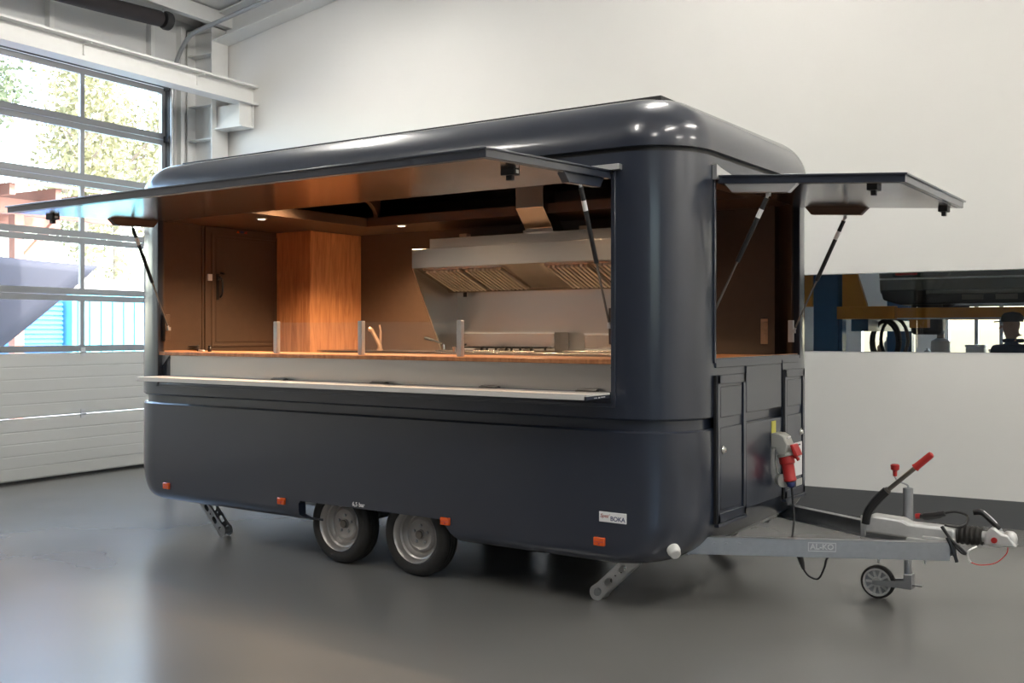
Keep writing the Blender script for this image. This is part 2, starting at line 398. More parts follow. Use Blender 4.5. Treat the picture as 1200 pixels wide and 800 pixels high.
# sectional door: two solid sections below, five glazed ones above
def sectional_door(name, b0, b1, label):
    d = empty(name, rm(0.0, (b0 + b1) / 2, 0), label, kind='structure')
    zs = [0.03, 0.73, 1.46, 2.13, 2.81, 3.49, 4.16, 4.82]
    n = 4; pw = (b1 - b0 - .10) / n
    fr = MB(); fr.rbox(-.02, .05, b0 - .02, b0 + .05, 0, 4.88).rbox(-.02, .05, b1 - .05, b1 + .02, 0, 4.88).rbox(-.02, .05, b0, b1, 4.82, 4.90)
    fr.build('door_frame', 'dark_frame', d)
    for i in range(2):
        z0, z1 = zs[i], zs[i + 1]
        s = MB().rbox(-.06, -.02, b0 + .05, b1 - .05, z0, z1 - .008).build('section', 'door_panel', d, bev=.004)
        k = 5; h = (z1 - z0 - .03) / k
        for j in range(k):
            MB().rbox(-.021, -.015, b0 + .05, b1 - .05, z0 + .012 + j * h, z0 + .012 + (j + 1) * h - .012).build('rib', 'door_panel', s, bev=.004)
    for q in range(1, n):
        for z in (.73, 1.46):
            MB().rbox(-.02, -.005, b0 + .05 + q * pw - .03, b0 + .05 + q * pw + .03, z - .05, z + .05).cyl(rm(-.005, b0 + .05 + q * pw - .035, z), rm(-.005, b0 + .05 + q * pw + .035, z), .012, 8).build('hinge', 'alu', d)
    MB().rbox(-.06, -.01, b0 + .05, b1 - .05, 0.0, .03).build('bottom_seal', 'gasket', d)
    for i in range(2, 7):
        z0, z1 = zs[i], zs[i + 1]
        s = MB().rbox(-.06, -.02, b0 + .05, b1 - .05, z0, z0 + .075).rbox(-.06, -.02, b0 + .05, b1 - .05, z1 - .075, z1 - .006).build('glazed_section', 'door_frame', d)
        for q in range(n + 1):
            c = b0 + .05 + q * pw; hw = .028
            c = min(max(c, b0 + .05 + hw), b1 - .05 - hw)
            MB().rbox(-.06, -.02, c - hw, c + hw, z0 + .075, z1 - .075).build('mullion', 'door_frame', s)
        for q in range(n):
            MB().rbox(-.045, -.035, b0 + .055 + q * pw, b0 + .045 + (q + 1) * pw, z0 + .07, z1 - .07).build('pane', 'glass', s)
    for bb in (b0 + .03, b1 - .03):
        pts = [rm(.08, bb, 0.3), rm(.08, bb, 4.75)] + [rm(.08 + .55 * (1 - math.cos(t)), bb, 4.75 + .75 * math.sin(t)) for t in [PI / 2 * k / 8 for k in range(1, 9)]] + [rm(3.6, bb, 5.5 + .169 * 2.9)]
        MB().tube(pts, .028, 8).build('track', 'galv', d)
    for i in range(1, 8):
        MB().rbox(-.02, .075, b0 + .02, b0 + .08, zs[i] - .04, zs[i] + .04).build('roller_bracket', 'dark_frame', d)
    return d
sectional_door('door_1', DB0, DB1, 'tall sectional door with glazed upper rows beside trailer')

# exhaust hose roll under the ceiling
h = empty('exhaust_hose', rm(.5, 1.6, 5.3), 'dark fabric exhaust hose hung above the sectional door', 'hose')
pts = [rm(.5, 4.6, 5.36), rm(.5, 3.4, 5.40), rm(.5, 2.2, 5.44), rm(.5, 1.15, 5.50)]
MB().tube(spline(pts, 6), .095, 16).build('hose_body', 'hose', h)
MB().lathe([(.05, 0), (.05, .05), (.10, .06), (.115, .10), (.11, .15), (.05, .17)], rm(.5, 1.16, 5.50), -E2, 20).build('end_cap', 'plastic_black', h)
MB().cyl(rm(.5, 1.1, 5.5), rm(.5, 1.1, 5.82), .012, 8).build('hanger', 'galv', h)

# hall luminaires
k = 0
lamp0 = None
for a, bs in ((3.4, (2.4, 8.4)), (7.8, (2.4, 8.4)), (12.2, (2.4, 6.4, 11.0)), (16.4, (2.4, 6.4))):
    for b in bs:
        z = ceil_z(a) - .55
        if lamp0 is None:
            lamp0 = empty('hall_luminaire_offscreen', rm(a, b, z), 'long white strip luminaire hung under the hall ceiling', 'lamp', 'strip luminaires under the hall ceiling')
            MB().rbox(a - .12, a + .12, b - .9, b + .9, z + .03, z + .10).build('housing', 'lamp_body', lamp0, bev=.01)
            MB().rbox(a - .10, a + .10, b - .88, b + .88, z, z + .03).build('diffuser_offscreen', 'lamp_glow', lamp0)
            for s in (-.6, .6): MB().cyl(rm(a, b + s, z + .1), rm(a, b + s, z + .62), .006, 6).build('hanger', 'galv', lamp0)
        else:
            c = copy_tree(lamp0); c.location = rm(a, b, z)

# ------------------------------------------------------------------ the trailer
L0, L1, W = -5.22, 0.0, 2.43
R = 0.40
T = empty('catering_trailer', (-2.6, W / 2, 0), 'dark blue rounded catering trailer with open serving hatches', 'trailer')
def rr(x0, x1, y0, y1, r, z, n=10):
    pts = []
    for cx, cy, a0 in ((x1 - r, y1 - r, 0), (x0 + r, y1 - r, PI / 2), (x0 + r, y0 + r, PI), (x1 - r, y0 + r, 3 * PI / 2)):
        for k in range(n + 1):
            t = a0 + PI / 2 * k / n; pts.append(V((cx + r * math.cos(t), cy + r * math.sin(t), z)))
    return pts
def ring(inset, z, r=None):
    return rr(L0 + inset, L1 - inset, inset, W - inset, max(R - inset, .02) if r is None else r, z)
def solid(inset, z0, z1): return MB().loft([ring(inset, z0), ring(inset, z1)])
# lower body with rounded underside
ZB, ZG0, ZG1 = 0.30, 1.108, 1.168
RX, RY = 0.30, 0.075
def ins(r, d): return 0.0 if d >= r else r - math.sqrt(max(r * r - (r - d) ** 2, 0))
loops = []
NL = 14
for i in range(NL + 1):
    d = RX * (1 - math.cos(PI / 2 * i / NL)) if i else 0.0
    ix, iy = ins(RX, d), ins(RY, d)
    loops.append(rr(L0 + ix, L1 - ix, iy, W - iy, R - 0.5 * min(ix, .3) , ZB + d))
loops.append(ring(0, ZG0 - .012)); loops.append(ring(.012, ZG0))
lb = MB().loft(loops).build('lower_body', 'navy', T)
AX0, AX1, AZ = -3.10, -1.73, 0.442
arch = MB().prism([(AX0, -.3, .335), (AX0 - .005, -.3, AZ - .02), (AX0 + .015, -.3, AZ), (AX1 - .04, -.3, AZ), (AX1, -.3, AZ - .03), (AX1 + .06, -.3, .35), (AX1 + .12, -.3, .30), (AX1 + .12, -.3, .2), (-2.92, -.3, .2), (-2.92, -.3, .318), (AX0 + .06, -.3, .318)], (0, 3.2, 0))
arch_in = MB().box(-4.82, -.38, .080, W - .080, .2, .46)
well_n = MB().box(-3.12, -1.70, .07, .36, .25, .62)
well_f = MB().box(-3.12, -1.70, W - .36, W - .07, .25, .62)
inner = MB().loft([ring(.05, .66), ring(.05, 1.3)])
bool_cut(lb, [arch, arch_in, well_n, well_f, inner])
# recessed band between lower and upper body
gb = solid(.035, ZG0 - .03, ZG1 + .03).build('groove_band', 'navy', T)
bool_cut(gb, [MB().loft([ring(.06, 1.0), ring(.06, 1.3)])])
# upper body
ZU = 2.765
SX0, SX1 = -4.745, -0.455           # serving opening
OZ0, OZ1 = 1.335, 2.625
EY0, EY1 = 0.47, 1.96               # end opening
EZ0 = 1.535
ub = MB().loft([ring(.012, ZG1), ring(0, ZG1 + .012), ring(0, ZU)]).build('upper_body', 'navy', T)
op1 = MB().box(SX0, SX1, -.2, .5, OZ0, OZ1)
op2 = MB().box(-.5, .3, EY0, EY1, EZ0, OZ1)
bool_cut(ub, [MB().loft([ring(.035, 1.0), ring(.035, 3.0)]), op1, op2])
# frame lips round the openings
MB().box(SX0 - .03, SX0, -.012, .05, OZ0 - .09, OZ1 + .03).build('opening_frame', 'navy', T, bev=.004)
MB().box(SX1, SX1 + .03, -.012, .05, OZ0 - .09, OZ1 + .03).build('opening_frame', 'navy', T, bev=.004)
MB().box(SX0, SX1, -.008, .03, OZ0 - .09, OZ0 - .065).build('opening_frame', 'navy', T, bev=.003)
for y in (EY0, EY1):
    s = -1 if y == EY0 else 1
    MB().box(-.05, .012, min(y, y + s * .025), max(y, y + s * .025), EZ0 - .03, OZ1 + .03).build('opening_frame', 'navy', T, bev=.004)
MB().box(-.05, .010, EY0, EY1, EZ0 - .06, EZ0 - .004).build('opening_frame', 'navy', T, bev=.004)
# lining
ln = MB().loft([ring(.036, .662), ring(.036, 2.95)]).build('interior_lining', 'lining', T)
bool_cut(ln, [MB().loft([ring(.052, .68), ring(.052, 2.935)]), op1, op2])
# soffit ring with raised middle
sf = solid(.045, 2.67, 2.75).build('ceiling_soffit', 'lining', T)
bool_cut(sf, [MB().box(-4.02, -.30, .09, 1.74, 2.5, 2.9)])
for x in (-3.93, -1.3):
    arc = [(1.74 - .30 * (1 - math.cos(t)), 2.74 + .18 * math.sin(t)) for t in [PI / 2 * k / 8 for k in range(9)]]
    MB().prism([(x, y, z) for y, z in arc] + [(x, .12, 2.92), (x, .12, 2.935), (x, 1.78, 2.935), (x, 1.78, 2.74)], (.045, 0, 0)).build('roof_rib', 'lining', T)
# roof lid
ZL0, ZL1 = 2.79, 3.125
RZ = 0.315
loops = [ring(.03, ZL0), ring(-.012, ZL0 + .006)]
for i in range(15):
    t = PI / 2 * i / 14
    inset = RZ * (1 - math.cos(t)) - .012
    loops.append(rr(L0 + inset, L1 - inset, inset, W - inset, max(R - .9 * inset, .10), ZL1 - RZ + .02 + (RZ - .02) * math.sin(t)))
bool_cut(MB().loft(loops).build('roof_lid', 'navy', T), [MB().loft([ring(.034, 2.70), ring(.034, 2.952)])])
bool_cut(solid(.02, ZU - .02, ZL0 + .02).build('roof_seal', 'black', T), [MB().loft([ring(.05, 2.6), ring(.05, 3.0)])])
MB().box(-4.84, -.28, .305, W - .305, ZL1 - .01, ZL1 + .022).build('roof_plate', 'black', T, bev=.004)

# --- hatches
def hatch(name, p_h0, p_h1, out, label, lin):
    """hinged flap: hinge line p_h0 -> p_h1, 'out' is the vector to the free edge"""
    p0, p1, o = V(p_h0), V(p_h1), V(out)
    u = (p1 - p0).normalized(); n = u.cross(o).normalized()
    if n.z < 0: n = -n
    c = (p0 + p1) / 2 + o / 2
    hu = (p1 - p0) / 2; ho = o / 2
    h = MB().obox(c - n * .012, hu - u * .012, ho - o.normalized() * .012, n * .021).build(name, 'navy', T, bev=.003, label=label)
    MB().obox(c + n * .012, hu, ho, n * .006).build('outer_skin', 'navy', h, bev=.003)
    MB().obox(c - n * .0342, hu - u * .045, ho - o.normalized() * .045, n * .0018).build('inner_lining', lin, h)
    MB().obox(p1 * .5 + p0 * .5 - n * .0 + V((0, 0, .012)), hu, o.normalized() * .02, n * .016).build('hinge_strip', 'black', h, bev=.004)
    return h, u, o.normalized(), n
HZ = 2.642
sh, hu, ho, hn = hatch('serving_hatch', (SX0 - .045, -.012, HZ), (SX1 + .02, -.012, HZ), (0, -1.29, -.045), 'large serving hatch propped open with metal underside', 'hatch_metal')
def bracket(par, p, along, side, m, l=.46, hgt=.058):
    p, along, side = V(p), V(along).normalized(), V(side).normalized()
    dn = V((0, 0, -1))
    MB().prism([p + dn * .03, p + along * l + dn * .03, p + along * (l - .06) + dn * (.03 + hgt), p + along * .05 + dn * (.03 + hgt)], side * .05).build('strut_bracket', m, par, bev=.003)
bracket(sh, (SX1 - .02, -.05, HZ), (0, -1, -.035), (-1, 0, 0), 'navy')
bracket(sh, (SX0 + .02, -.05, HZ), (0, -1, -.035), (1, 0, 0), 'lining')  # brown reflection on this bracket is put into its material
def hatch_lock(par, p, along, m='plastic_black'):
    p = V(p); a = V(along).normalized(); b = V((0, 0, 1)).cross(a)
    l = MB().obox(p, a * .045, b * .03, (0, 0, .018)).obox(p - V((0, 0, .03)), a * .02, b * .014, (0, 0, .016)).build('lock', m, par, bev=.004)
    MB().obox(p + a * .046, a * .003, b * .012, (0, 0, .009)).build('latch', 'alu', l)
hatch_lock(sh, (SX1 - .17, -.82, HZ - .079), (1, 0, 0)); hatch_lock(sh, (SX0 + .03, -.97, HZ - .085), (1, 0, 0))
eh, _, _, _ = hatch('end_hatch', (.012, EY0 - .02, HZ - .01), (.012, EY1 + .02, HZ - .01), (1.125, 0, -.08), 'smaller hatch propped open above the drawbar', 'hatch_metal')
bracket(eh, (.06, EY0 + .0, HZ - .012), (1, 0, -.07), (0, 1, 0), 'alu')
bracket(eh, (.06, EY1 - .0, HZ - .012), (1, 0, -.07), (0, -1, 0), 'lining')
hatch_lock(eh, (.92, EY0 + .12, HZ - .123), (0, 1, 0)); hatch_lock(eh, (1.02, EY1 - .08, HZ - .13), (0, 1, 0))
# hinge end caps
MB().box(SX1 - .26, SX1 + .075, -.05, -.004, HZ + .016, HZ + .05).build('hinge_cap', 'alu', T, bev=.003)
MB().prism([(.004, EY0 - .045, HZ - .02), (.004, EY0 - .045, HZ + .07), (.004, EY0 + .02, HZ + .055), (.004, EY0 + .27, HZ + .02), (.004, EY0 + .27, HZ + .005), (.004, EY0 - .02, HZ - .02)], (.03, 0, 0)).build('hinge_cap', 'alu', T)
def strut(p_top, p_bot, frac=.55):
    a, b = V(p_top), V(p_bot); d = (b - a); m_ = a + d * frac
    s = MB().cyl(a + d * .03, m_, .0145, 12).build('gas_strut', 'plastic_black', T, label='black gas strut')
    MB().cyl(m_, b - d * .02, .007, 8).build('rod', 'steel_dark', s)
    MB().cyl(a, a + d * .04, .009, 8).obox(a, (.012, 0, 0), (0, .012, 0), (0, 0, .012)).build('end_fitting', 'alu', s)
    MB().cyl(b - d * .03, b, .010, 8).obox(b, (.012, 0, 0), (0, .012, 0), (0, 0, .014)).build('end_fitting', 'alu', s)
    dn = d.normalized()
    MB().cyl(a + d * .12, a + d * .19, .0152, 12).build('sticker', 'paper', s)
strut((SX1 - .05, -.285, 2.56), (SX1 - .03, .03, 1.73)); strut((SX0 + .03, -.285, 2.56), (SX0 + .06, .05, 1.72))
strut((.33, EY0 + .03, 2.515), (-.03, EY0 + .04, 1.80)); strut((.35, EY1 - .03, 2.505), (-.03, EY1 - .01, 1.70))
for x, y in ((SX0 + .02, .03), (SX1 - .02, .03)):
    MB().box(x - .018, x + .018, y, y + .05, 1.62, 1.84).build('strut_mount', 'lining', T, bev=.003)
for y in (EY0 + .01, EY1 - .01):
    MB().box(-.07, -.03, y - .012, y + .012, 1.62, 1.78).build('strut_mount', 'alu', T, bev=.003)

# --- folding shelf with steel fascia
shf = MB().box(SX0 + .10, SX1 - .005, -.285, -.012, 1.300, 1.322).build('folding_shelf', 'navy', T, bev=.002, label='narrow folded-out serving shelf')
MB().box(SX0 + .10, SX1 - .005, -.287, -.012, 1.322, 1.334).build('shelf_top', 'shelf_top', shf)
MB().box(SX0 + .10, SX1 - .02, -.292, -.285, 1.302, 1.334).build('edge_strip', 'shelf_top', shf)
for x in (-3.3, -1.35, -.62, -2.3):
    MB().box(x - .07, x + .07, -.03, .015, 1.334, 1.344).cyl((x - .07, -.005, 1.342), (x + .07, -.005, 1.342), .008, 8).build('hinge', 'steel_dark', shf)
MB().box(SX1 - .006, SX1 - .004, -.20, -.165, 1.308, 1.312).box(SX1 - .006, SX1 - .004, -.15, -.13, 1.306, 1.314).box(SX1 - .006, SX1 - .004, -.12, -.07, 1.309, 1.314).build('print', 'paper', shf)
MB().box(SX0 + .10, SX1 - .003, .035, .047, OZ0 - .02, 1.50).build('steel_fascia', 'steel', T)
MB().box(SX0, SX0 + .10, .0355, .06, OZ0 - .02, 1.50).build('fascia_end', 'navy', T)
MB().prism([(SX0, .03, 1.50), (SX0 + .09, .03, 1.50), (SX0, .03, 1.42)], (0, .02, 0)).build('support_bracket', 'alu', T)
for x in (SX0 + .09, SX1 - .012):
    MB().cyl((x, .03, 1.48), (x, .045, 1.48), .012, 10).build('rubber_stop', 'plastic_black', T)

# --- end face: two lockers, mid panels
def locker(y0, y1, z0, z1, ky):
    fw = .055
    l = MB().box(.0, .010, y0, y1, z0, z1).build('locker_door', 'navy', T)
    for a in ((y0, y0 + fw * .75, z0, z1), (y1 - fw * .75, y1, z0, z1), (y0, y1, z0, z0 + fw), (y0, y1, z1 - fw, z1)):
        MB().box(.008, .024, *a).build('frame_rail', 'navy', l, bev=.003)
    i0, i1 = y0 + fw * .75 + .018, y1 - fw * .75 - .018
    MB().box(.008, .017, i0, i1, ZG1, z1 - fw - .018).build('panel', 'navy', l, bev=.004)
    MB().box(.008, .017, i0, i1, z0 + fw + .02, ZG0).build('panel', 'navy', l, bev=.004)
    MB().lathe([(.026, .015), (.026, .022), (.020, .026), (.016, .034), (.013, .036)], (0, ky, .97), (1, 0, 0), 20).build('lock', 'chrome', l)
    MB().box(-.002, .030, y0 + .0, y1, z0 - .022, z0 - .002).build('drip_edge', 'navy', l, bev=.003)
    MB().box(.002, .02, y0 - .016, y0 - .004, z0, z1).build('hinge_strip', 'black', l)
locker(.465, .915, .525, 1.43, .555)
locker(1.625, 2.035, .525, 1.43, 1.955)
MB().box(.0, .010, .955, 1.59, ZG1 + .004, 1.475).build('end_panel', 'navy', T, bev=.004)
MB().box(.0, .008, .955, 1.60, .55, ZG0 - .004).build('end_panel', 'navy', T, bev=.004)
MB().box(.004, .014, 1.60, 1.612, .9, 1.50).build('panel_strip', 'navy', T)
# stickers
MB().box(.008, .0105, 1.40, 1.48, .985, 1.085).build('yellow_sticker', 'yellow', T)
st = MB().box(.017, .0195, 1.775, 1.985, .66, .90).build('notice_sticker', 'paper', T)
st2 = plate(circ(0, 0, .045, 24), [circ(0, 0, .037, 24)], .001, frame_mtx((.0200, 1.90, .815), (0, 1, 0), (0, 0, 1)))
st2.build('ring_mark', 'ink_black', st)
MB().box(.0192, .0200, 1.80, 1.95, .875, .885).box(.0192, .0200, 1.89, 1.91, .79, .84).build('print', 'ink_black', st)
MB().box(.0192, .0202, 1.86, 1.985, .585, .635).build('lower_sticker', 'grey_plastic', st)

# --- power inlet on the end face
pi_ = MB().prism([(.008, 1.385, .905), (.008, 1.385, 1.005), (.065, 1.385, 1.005), (.10, 1.385, .985), (.125, 1.385, .93), (.11, 1.385, .86), (.06, 1.385, .86), (.04, 1.385, .905)], (0, .135, 0)).build('power_inlet', 'grey_plastic', T, bev=.008, label='grey wall socket box with hinged round cap')
MB().lathe([(.05, 0), (.062, .004), (.062, .022), (.052, .026)], (.088, 1.455, .872), (.25, 0, -1), 24).build('collar', 'grey_plastic', pi_)
MB().tube([(.03, 1.43, .90), (.03, 1.425, .80), (.035, 1.44, .735), (.045, 1.47, .705)], .007, 8).build('cap_strap', 'grey_plastic', pi_)
MB().lathe([(.036, -.03), (.040, -.028), (.042, .012), (.046, .014), (.046, .024), (.02, .028)], (.06, 1.455, .68), (.75, -.55, 0), 24).build('cap', 'grey_plastic', pi_)
MB().obox((.105, 1.455, .965), (.010, 0, .018), (0, .028, 0), (.002, 0, -.001)).build('type_plate', 'paper', pi_)
rc = empty('red_connector', (.10, 1.455, .68), 'red industrial plug hanging in grey trailer inlet', 'plug')
ax = V((.18, 0, -1)).normalized(); bp = V((.092, 1.455, .850))
MB().lathe([(.05, 0), (.052, .005), (.052, .05), (.043, .06), (.040, .15), (.043, .155), (.043, .17), (.03, .178)], bp, ax, 24).build('plug_body', 'red', rc)
MB().prism([V((.135, 1.40, .93)), V((.155, 1.40, .935)), V((.19, 1.40, .86)), V((.165, 1.40, .85))], (0, .11, 0)).build('flap', 'red', rc, bev=.006)
MB().tube([(.13, 1.455, .85), (.165, 1.455, .845), (.18, 1.455, .825)], .012, 8).build('latch', 'red', rc)
MB().lathe([(.026, 0), (.03, .01), (.026, .035), (.016, .045)], bp + ax * .172, ax, 16).build('cable_gland', 'ink_blue', rc)
g = bp + ax * .21
MB().tube(spline([g, g + V((.012, 0, -.12)), (.155, 1.43, .42), (.16, 1.38, .30)]), .0075, 8).build('supply_cable', 'plastic_black', rc)
cb = MB().tube([(.285, 1.10, .345), (.30, 1.10, .30), (.312, 1.10, .25), (.325, 1.10, .21), (.335, 1.10, .175)], [.012, .024, .020, .017, .010], 10)
cb.tube(spline([(.16, 1.38, .30), (.20, 1.28, .335), (.26, 1.15, .35), (.285, 1.10, .335)], 5), .0075, 8)
cb.tube(spline([(.335, 1.10, .175), (.37, 1.10, .135), (.43, 1.10, .125), (.47, 1.10, .20), (.49, 1.10, .265), (.55, 1.10, .295), (.66, 1.11, .31), (.76, 1.115, .345)], 6), .0065, 8)
cb.build('trailer_light_cable', 'plastic_black', label='thin black cable looping down under the galvanised drawbar', cat='cable')

# --- lamps, badges, text
for i, x in enumerate((-4.64, -3.28, -1.715, -.535)):
    z = .425 + (.01 if i > 1 else 0)
    yy = ins(RY, z - ZB)
    mk = MB().box(x - .038, x + .038, yy - .018, yy + .02, z - .026, z + .026).build('side_marker', 'orange_lens', T, bev=.006)
    MB().box(x - .033, x + .033, yy - .0195, yy - .017, z - .002, z + .001).cyl((x + .003, yy - .0195, z - .012), (x + .003, yy - .017, z - .012), .006, 8).build('lens_line', 'red', mk)
bd = MB().box(-.54, -.355, -.0035, .01, .555, .617).build('maker_badge', 'paper', T, bev=.003, label='small white badge')
text_mb('BOKA', .037, frame_mtx((-.412, -.0035, .578), (1, 0, 0), (0, 0, 1)), .0006, True).build('lettering', 'ink_blue', bd)
text_mb('Spez\u2019', .030, frame_mtx((-.500, -.0035, .592), (1, 0, 0), (0, 0, 1)), .0006, True, .25).build('lettering', 'ink_red', bd)
text_mb('6,5 bar', .042, frame_mtx((-2.50, ins(RY, .172) - .004, .470), (1, 0, 0), (0, 0, 1)), .0006, True).build('tyre_pressure_mark', 'paper', T)
cl = V((-.115, .145, .40)); nd = V((.62, -.72, -.3)).normalized()
fl = MB().lathe([(.038, -.06), (.040, .0), (.034, .012), (.034, .03), (.028, .04)], cl, nd, 20).build('corner_lamp', 'white_plastic', T)
MB().lathe([(.024, .039), (.024, .044), (.006, .045)], cl, nd, 16).build('lens', 'alu', fl)

# --- wheels (tandem axle)
def make_wheel():
    w = empty('road_wheel', (0, 0, 0), parent=T); w.location = (0, 0, 0)
    hold = empty('hold', (0, 0, 0))
    def b(mb, n, m, **k):
        o = mb.build(n, m, hold, **k); o.parent = w; return o
    RT = .2815
    prof = [(.192, -.066), (.20, -.078), (.225, -.086), (.250, -.083), (.268, -.072), (.278, -.056), (RT, -.045),
            (RT, -.034), (RT - .007, -.033), (RT - .007, -.027), (RT, -.026), (RT, -.004), (RT - .007, -.003), (RT - .007, .003), (RT, .004),
            (RT, .026), (RT - .007, .027), (RT - .007, .033), (RT, .034), (RT, .045), (.278, .056), (.262, .076), (.225, .086), (.192, .07)]
    b(MB().lathe(prof, (0, 0, 0), (0, 1, 0), 64, close=True), 'tyre', 'rubber')
    rp = [(.196, -.070), (.190, -.078), (.184, -.072), (.176, -.060), (.170, -.030), (.158, -.022), (.150, .002), (.140, .012), (.128, .012),
          (.118, -.006), (.104, -.012), (.090, -.004), (.060, -.002), (.036, -.006), (.034, -.02), (.0, -.02)]
    b(MB().lathe(rp[:-1] + [(.004, -.02)], (0, 0, 0), (0, 1, 0), 48, c0=False), 'rim', 'rim')
    b(MB().lathe([(.030, -.018), (.030, -.030), (.026, -.034), (.004, -.035)], (0, 0, 0), (0, 1, 0), 20), 'hub_cap', 'steel_dark')
    for i in range(5):
        t = 2 * PI * i / 5 + .3
        b(MB().cyl((.062 * math.cos(t), -.001, .062 * math.sin(t)), (.062 * math.cos(t), -.016, .062 * math.sin(t)), .011, 6), 'lug_bolt', 'galv')
    b(MB().cyl((.128, -.006, .128), (.120, -.035, .120), .005, 8), 'valve', 'plastic_black')
    bpy.data.objects.remove(hold)
    return w
w0 = make_wheel()
TO = origin(T)
w0.location = V((-2.067, .17, .2815)) - TO
for x, y, rz in ((-2.788, .17, 0), (-2.067, W - .17, PI), (-2.788, W - .17, PI)):
    c = copy_tree(w0, T); c.location = V((x, y, .2815)) - TO; c.rotation_euler = (0, 0, rz)
for x in (-2.067, -2.788):
    MB().cyl((x, .20, .30), (x, W - .20, .30), .035, 8).build('axle', 'galv', T)
for y in (.55, W - .55):
    MB().box(-4.6, -.2, y - .03, y + .03, .30, .44).build('chassis_beam', 'galv', T)

# --- stabiliser legs
def leg(top, foot, y, m='galv'):
    top, foot = V((top[0], y, top[1])), V((foot[0], y, foot[1]))
    d = foot - top; l = d.length; u = d.normalized()
    out = []
    rr_ = .050
    for k in range(13):
        t = -PI / 2 + PI * k / 12; out.append((l - rr_ + rr_ * math.cos(t), rr_ * math.sin(t)))
    out += [(l - .10, .043), (.0, .043), (.0, -.043), (l - .10, -.043)]
    holes = [circ(l - .058, 0, .025, 16, 1.3), slot(l - .165, 0, .030, .020, 0), circ(l - .235, 0, .009, 10), slot(l - .30, 0, .03, .018, 0)]
    root = None
    for s in (-.038, .038):
        mb = plate(out, holes, .005, frame_mtx(top + V((0, s, 0)), u, V((0, 1, 0)).cross(u)))
        if root is None: root = mb.build('stabiliser_leg', m, T, label='perforated steel corner steady')
        else: mb.build('leg_plate', m, root)
    px = V((0, 1, 0)).cross(u)
    MB().obox(top + u * (l * .5) + px * .041, u * (l * .42), (0, .037, 0), px * .0025).build('web', m, root)
    MB().cyl(foot - u * rr_ + V((0, -.036, 0)), foot - u * rr_ + V((0, .036, 0)), .026, 16).build('foot_roller', 'galv', root)
for y in (.30, W - .30):
    leg((-.37, .37), (-.745, .013), y, 'alu'); leg((-4.62, .37), (-4.245, .017), y)

# --- drawbar
for k, (ya, yb) in enumerate(((.50, 1.125), (W - .50, W - 1.125))):
    s = 1 if k == 0 else -1
    pa, pb = V((-.35, ya - s * .18, .385)), V((1.215, yb, .385))
    d = (pb - pa).normalized(); sd = V((0, 0, 1)).cross(d)
    mid = (pa + pb) / 2; hl = (pb - pa) / 2
    bm_ = MB().obox(mid, hl, sd * .004, (0, 0, .052)).obox(mid + sd * s * .025 + V((0, 0, .050)), hl, sd * .029, (0, 0, .003)).obox(mid + sd * s * .025 - V((0, 0, .050)), hl, sd * .029, (0, 0, .003))
    bm_ = bm_.build('drawbar_beam', 'galv', T, label='galvanised drawbar beam')
    for q in (.38, .45, .02 + .45 + .06):
        p = pa + d * q * 1.0 - sd * s * .004 + V((0, 0, .012))
        MB().cyl(p, p - sd * s * .010, .013, 6).build('bolt', 'galv', bm_)
    for q in (1.35, 1.52, 1.62):
        p = pa + d * q - V((0, 0, .052)); MB().cyl(p, p - V((0, 0, .022)), .009, 6).build('bolt', 'galv', bm_)
    if k == 0:
        o = pa + d * 1.02 - sd * .0045 + V((0, 0, .010))
        mt = frame_mtx(o, d, (0, 0, 1))
        rect = [(-.082, -.027), (.082, -.027), (.082, .027), (-.082, .027)]; rin = [(-.078, -.023), (.078, -.023), (.078, .023), (-.078, .023)]
        plate(rect, [rin], .004, mt).build('emboss_frame', 'cast', bm_)
        text_mb('AL-KO', .047, mt, .0025, True).build('lettering', 'cast', bm_)
CY = W / 2
oh = MB().prism([(.70, CY - .06, .44), (.70, CY - .06, .52), (.74, CY - .06, .555), (.93, CY - .06, .545), (.97, CY - .06, .525), (1.22, CY - .06, .520), (1.24, CY - .06, .505), (1.24, CY - .06, .41), (1.0, CY - .06, .405), (.95, CY - .06, .43)], (0, .12, 0)).build('overrun_housing', 'cast', T, bev=.018, seg=3)
MB().box(.96, 1.24, CY - .085, CY + .085, .418, .440).box(1.05, 1.24, CY - .07, CY - .055, .44, .46).build('flange', 'cast', oh, bev=.006)
bw = []
for i in range(25):
    t = i / 24; bw.append((.044 + .010 * (0.5 + .5 * math.cos(t * PI * 2 * 5)) + .006 * math.sin(PI * t), .14 * t))
MB().lathe(bw, (1.24, CY, .478), (1, 0, .02), 24).build('bellows', 'rubber', T)
ch = MB().cyl((1.375, CY, .482), (1.43, CY, .482), .032, 16).build('coupling_head', 'cast', T, bev=.004)
MB().prism([(1.395, CY - .045, .440), (1.398, CY - .045, .505), (1.430, CY - .045, .545), (1.452, CY - .045, .545), (1.49, CY - .045, .515), (1.525, CY - .045, .510), (1.572, CY - .045, .445), (1.51, CY - .045, .438), (1.48, CY - .045, .436)], (0, .09, 0)).build('coupling_body', 'cast', ch, bev=.012, seg=3)
MB().lathe([(.040, -.02), (.042, .02), (.036, .045), (.022, .058), (.005, .06)], (1.528, CY, .468), (0, 0, 1), 20).build('ball_cup', 'cast', ch)
MB().cyl((1.452, CY - .046, .475), (1.452, CY - .058, .475), .017, 16).build('wear_indicator', 'red', ch)
MB().tube(spline([(1.475, CY, .535), (1.43, CY, .575), (1.375, CY, .622), (1.33, CY, .620)], 6), [.016] * 12 + [.019] * 7, 10).build('coupling_handle', 'plastic_black', ch)
MB().tube(spline([(1.485, CY, .528), (1.44, CY, .585), (1.385, CY, .632)], 5), .006, 8).build('handle_trim', 'alu', ch)
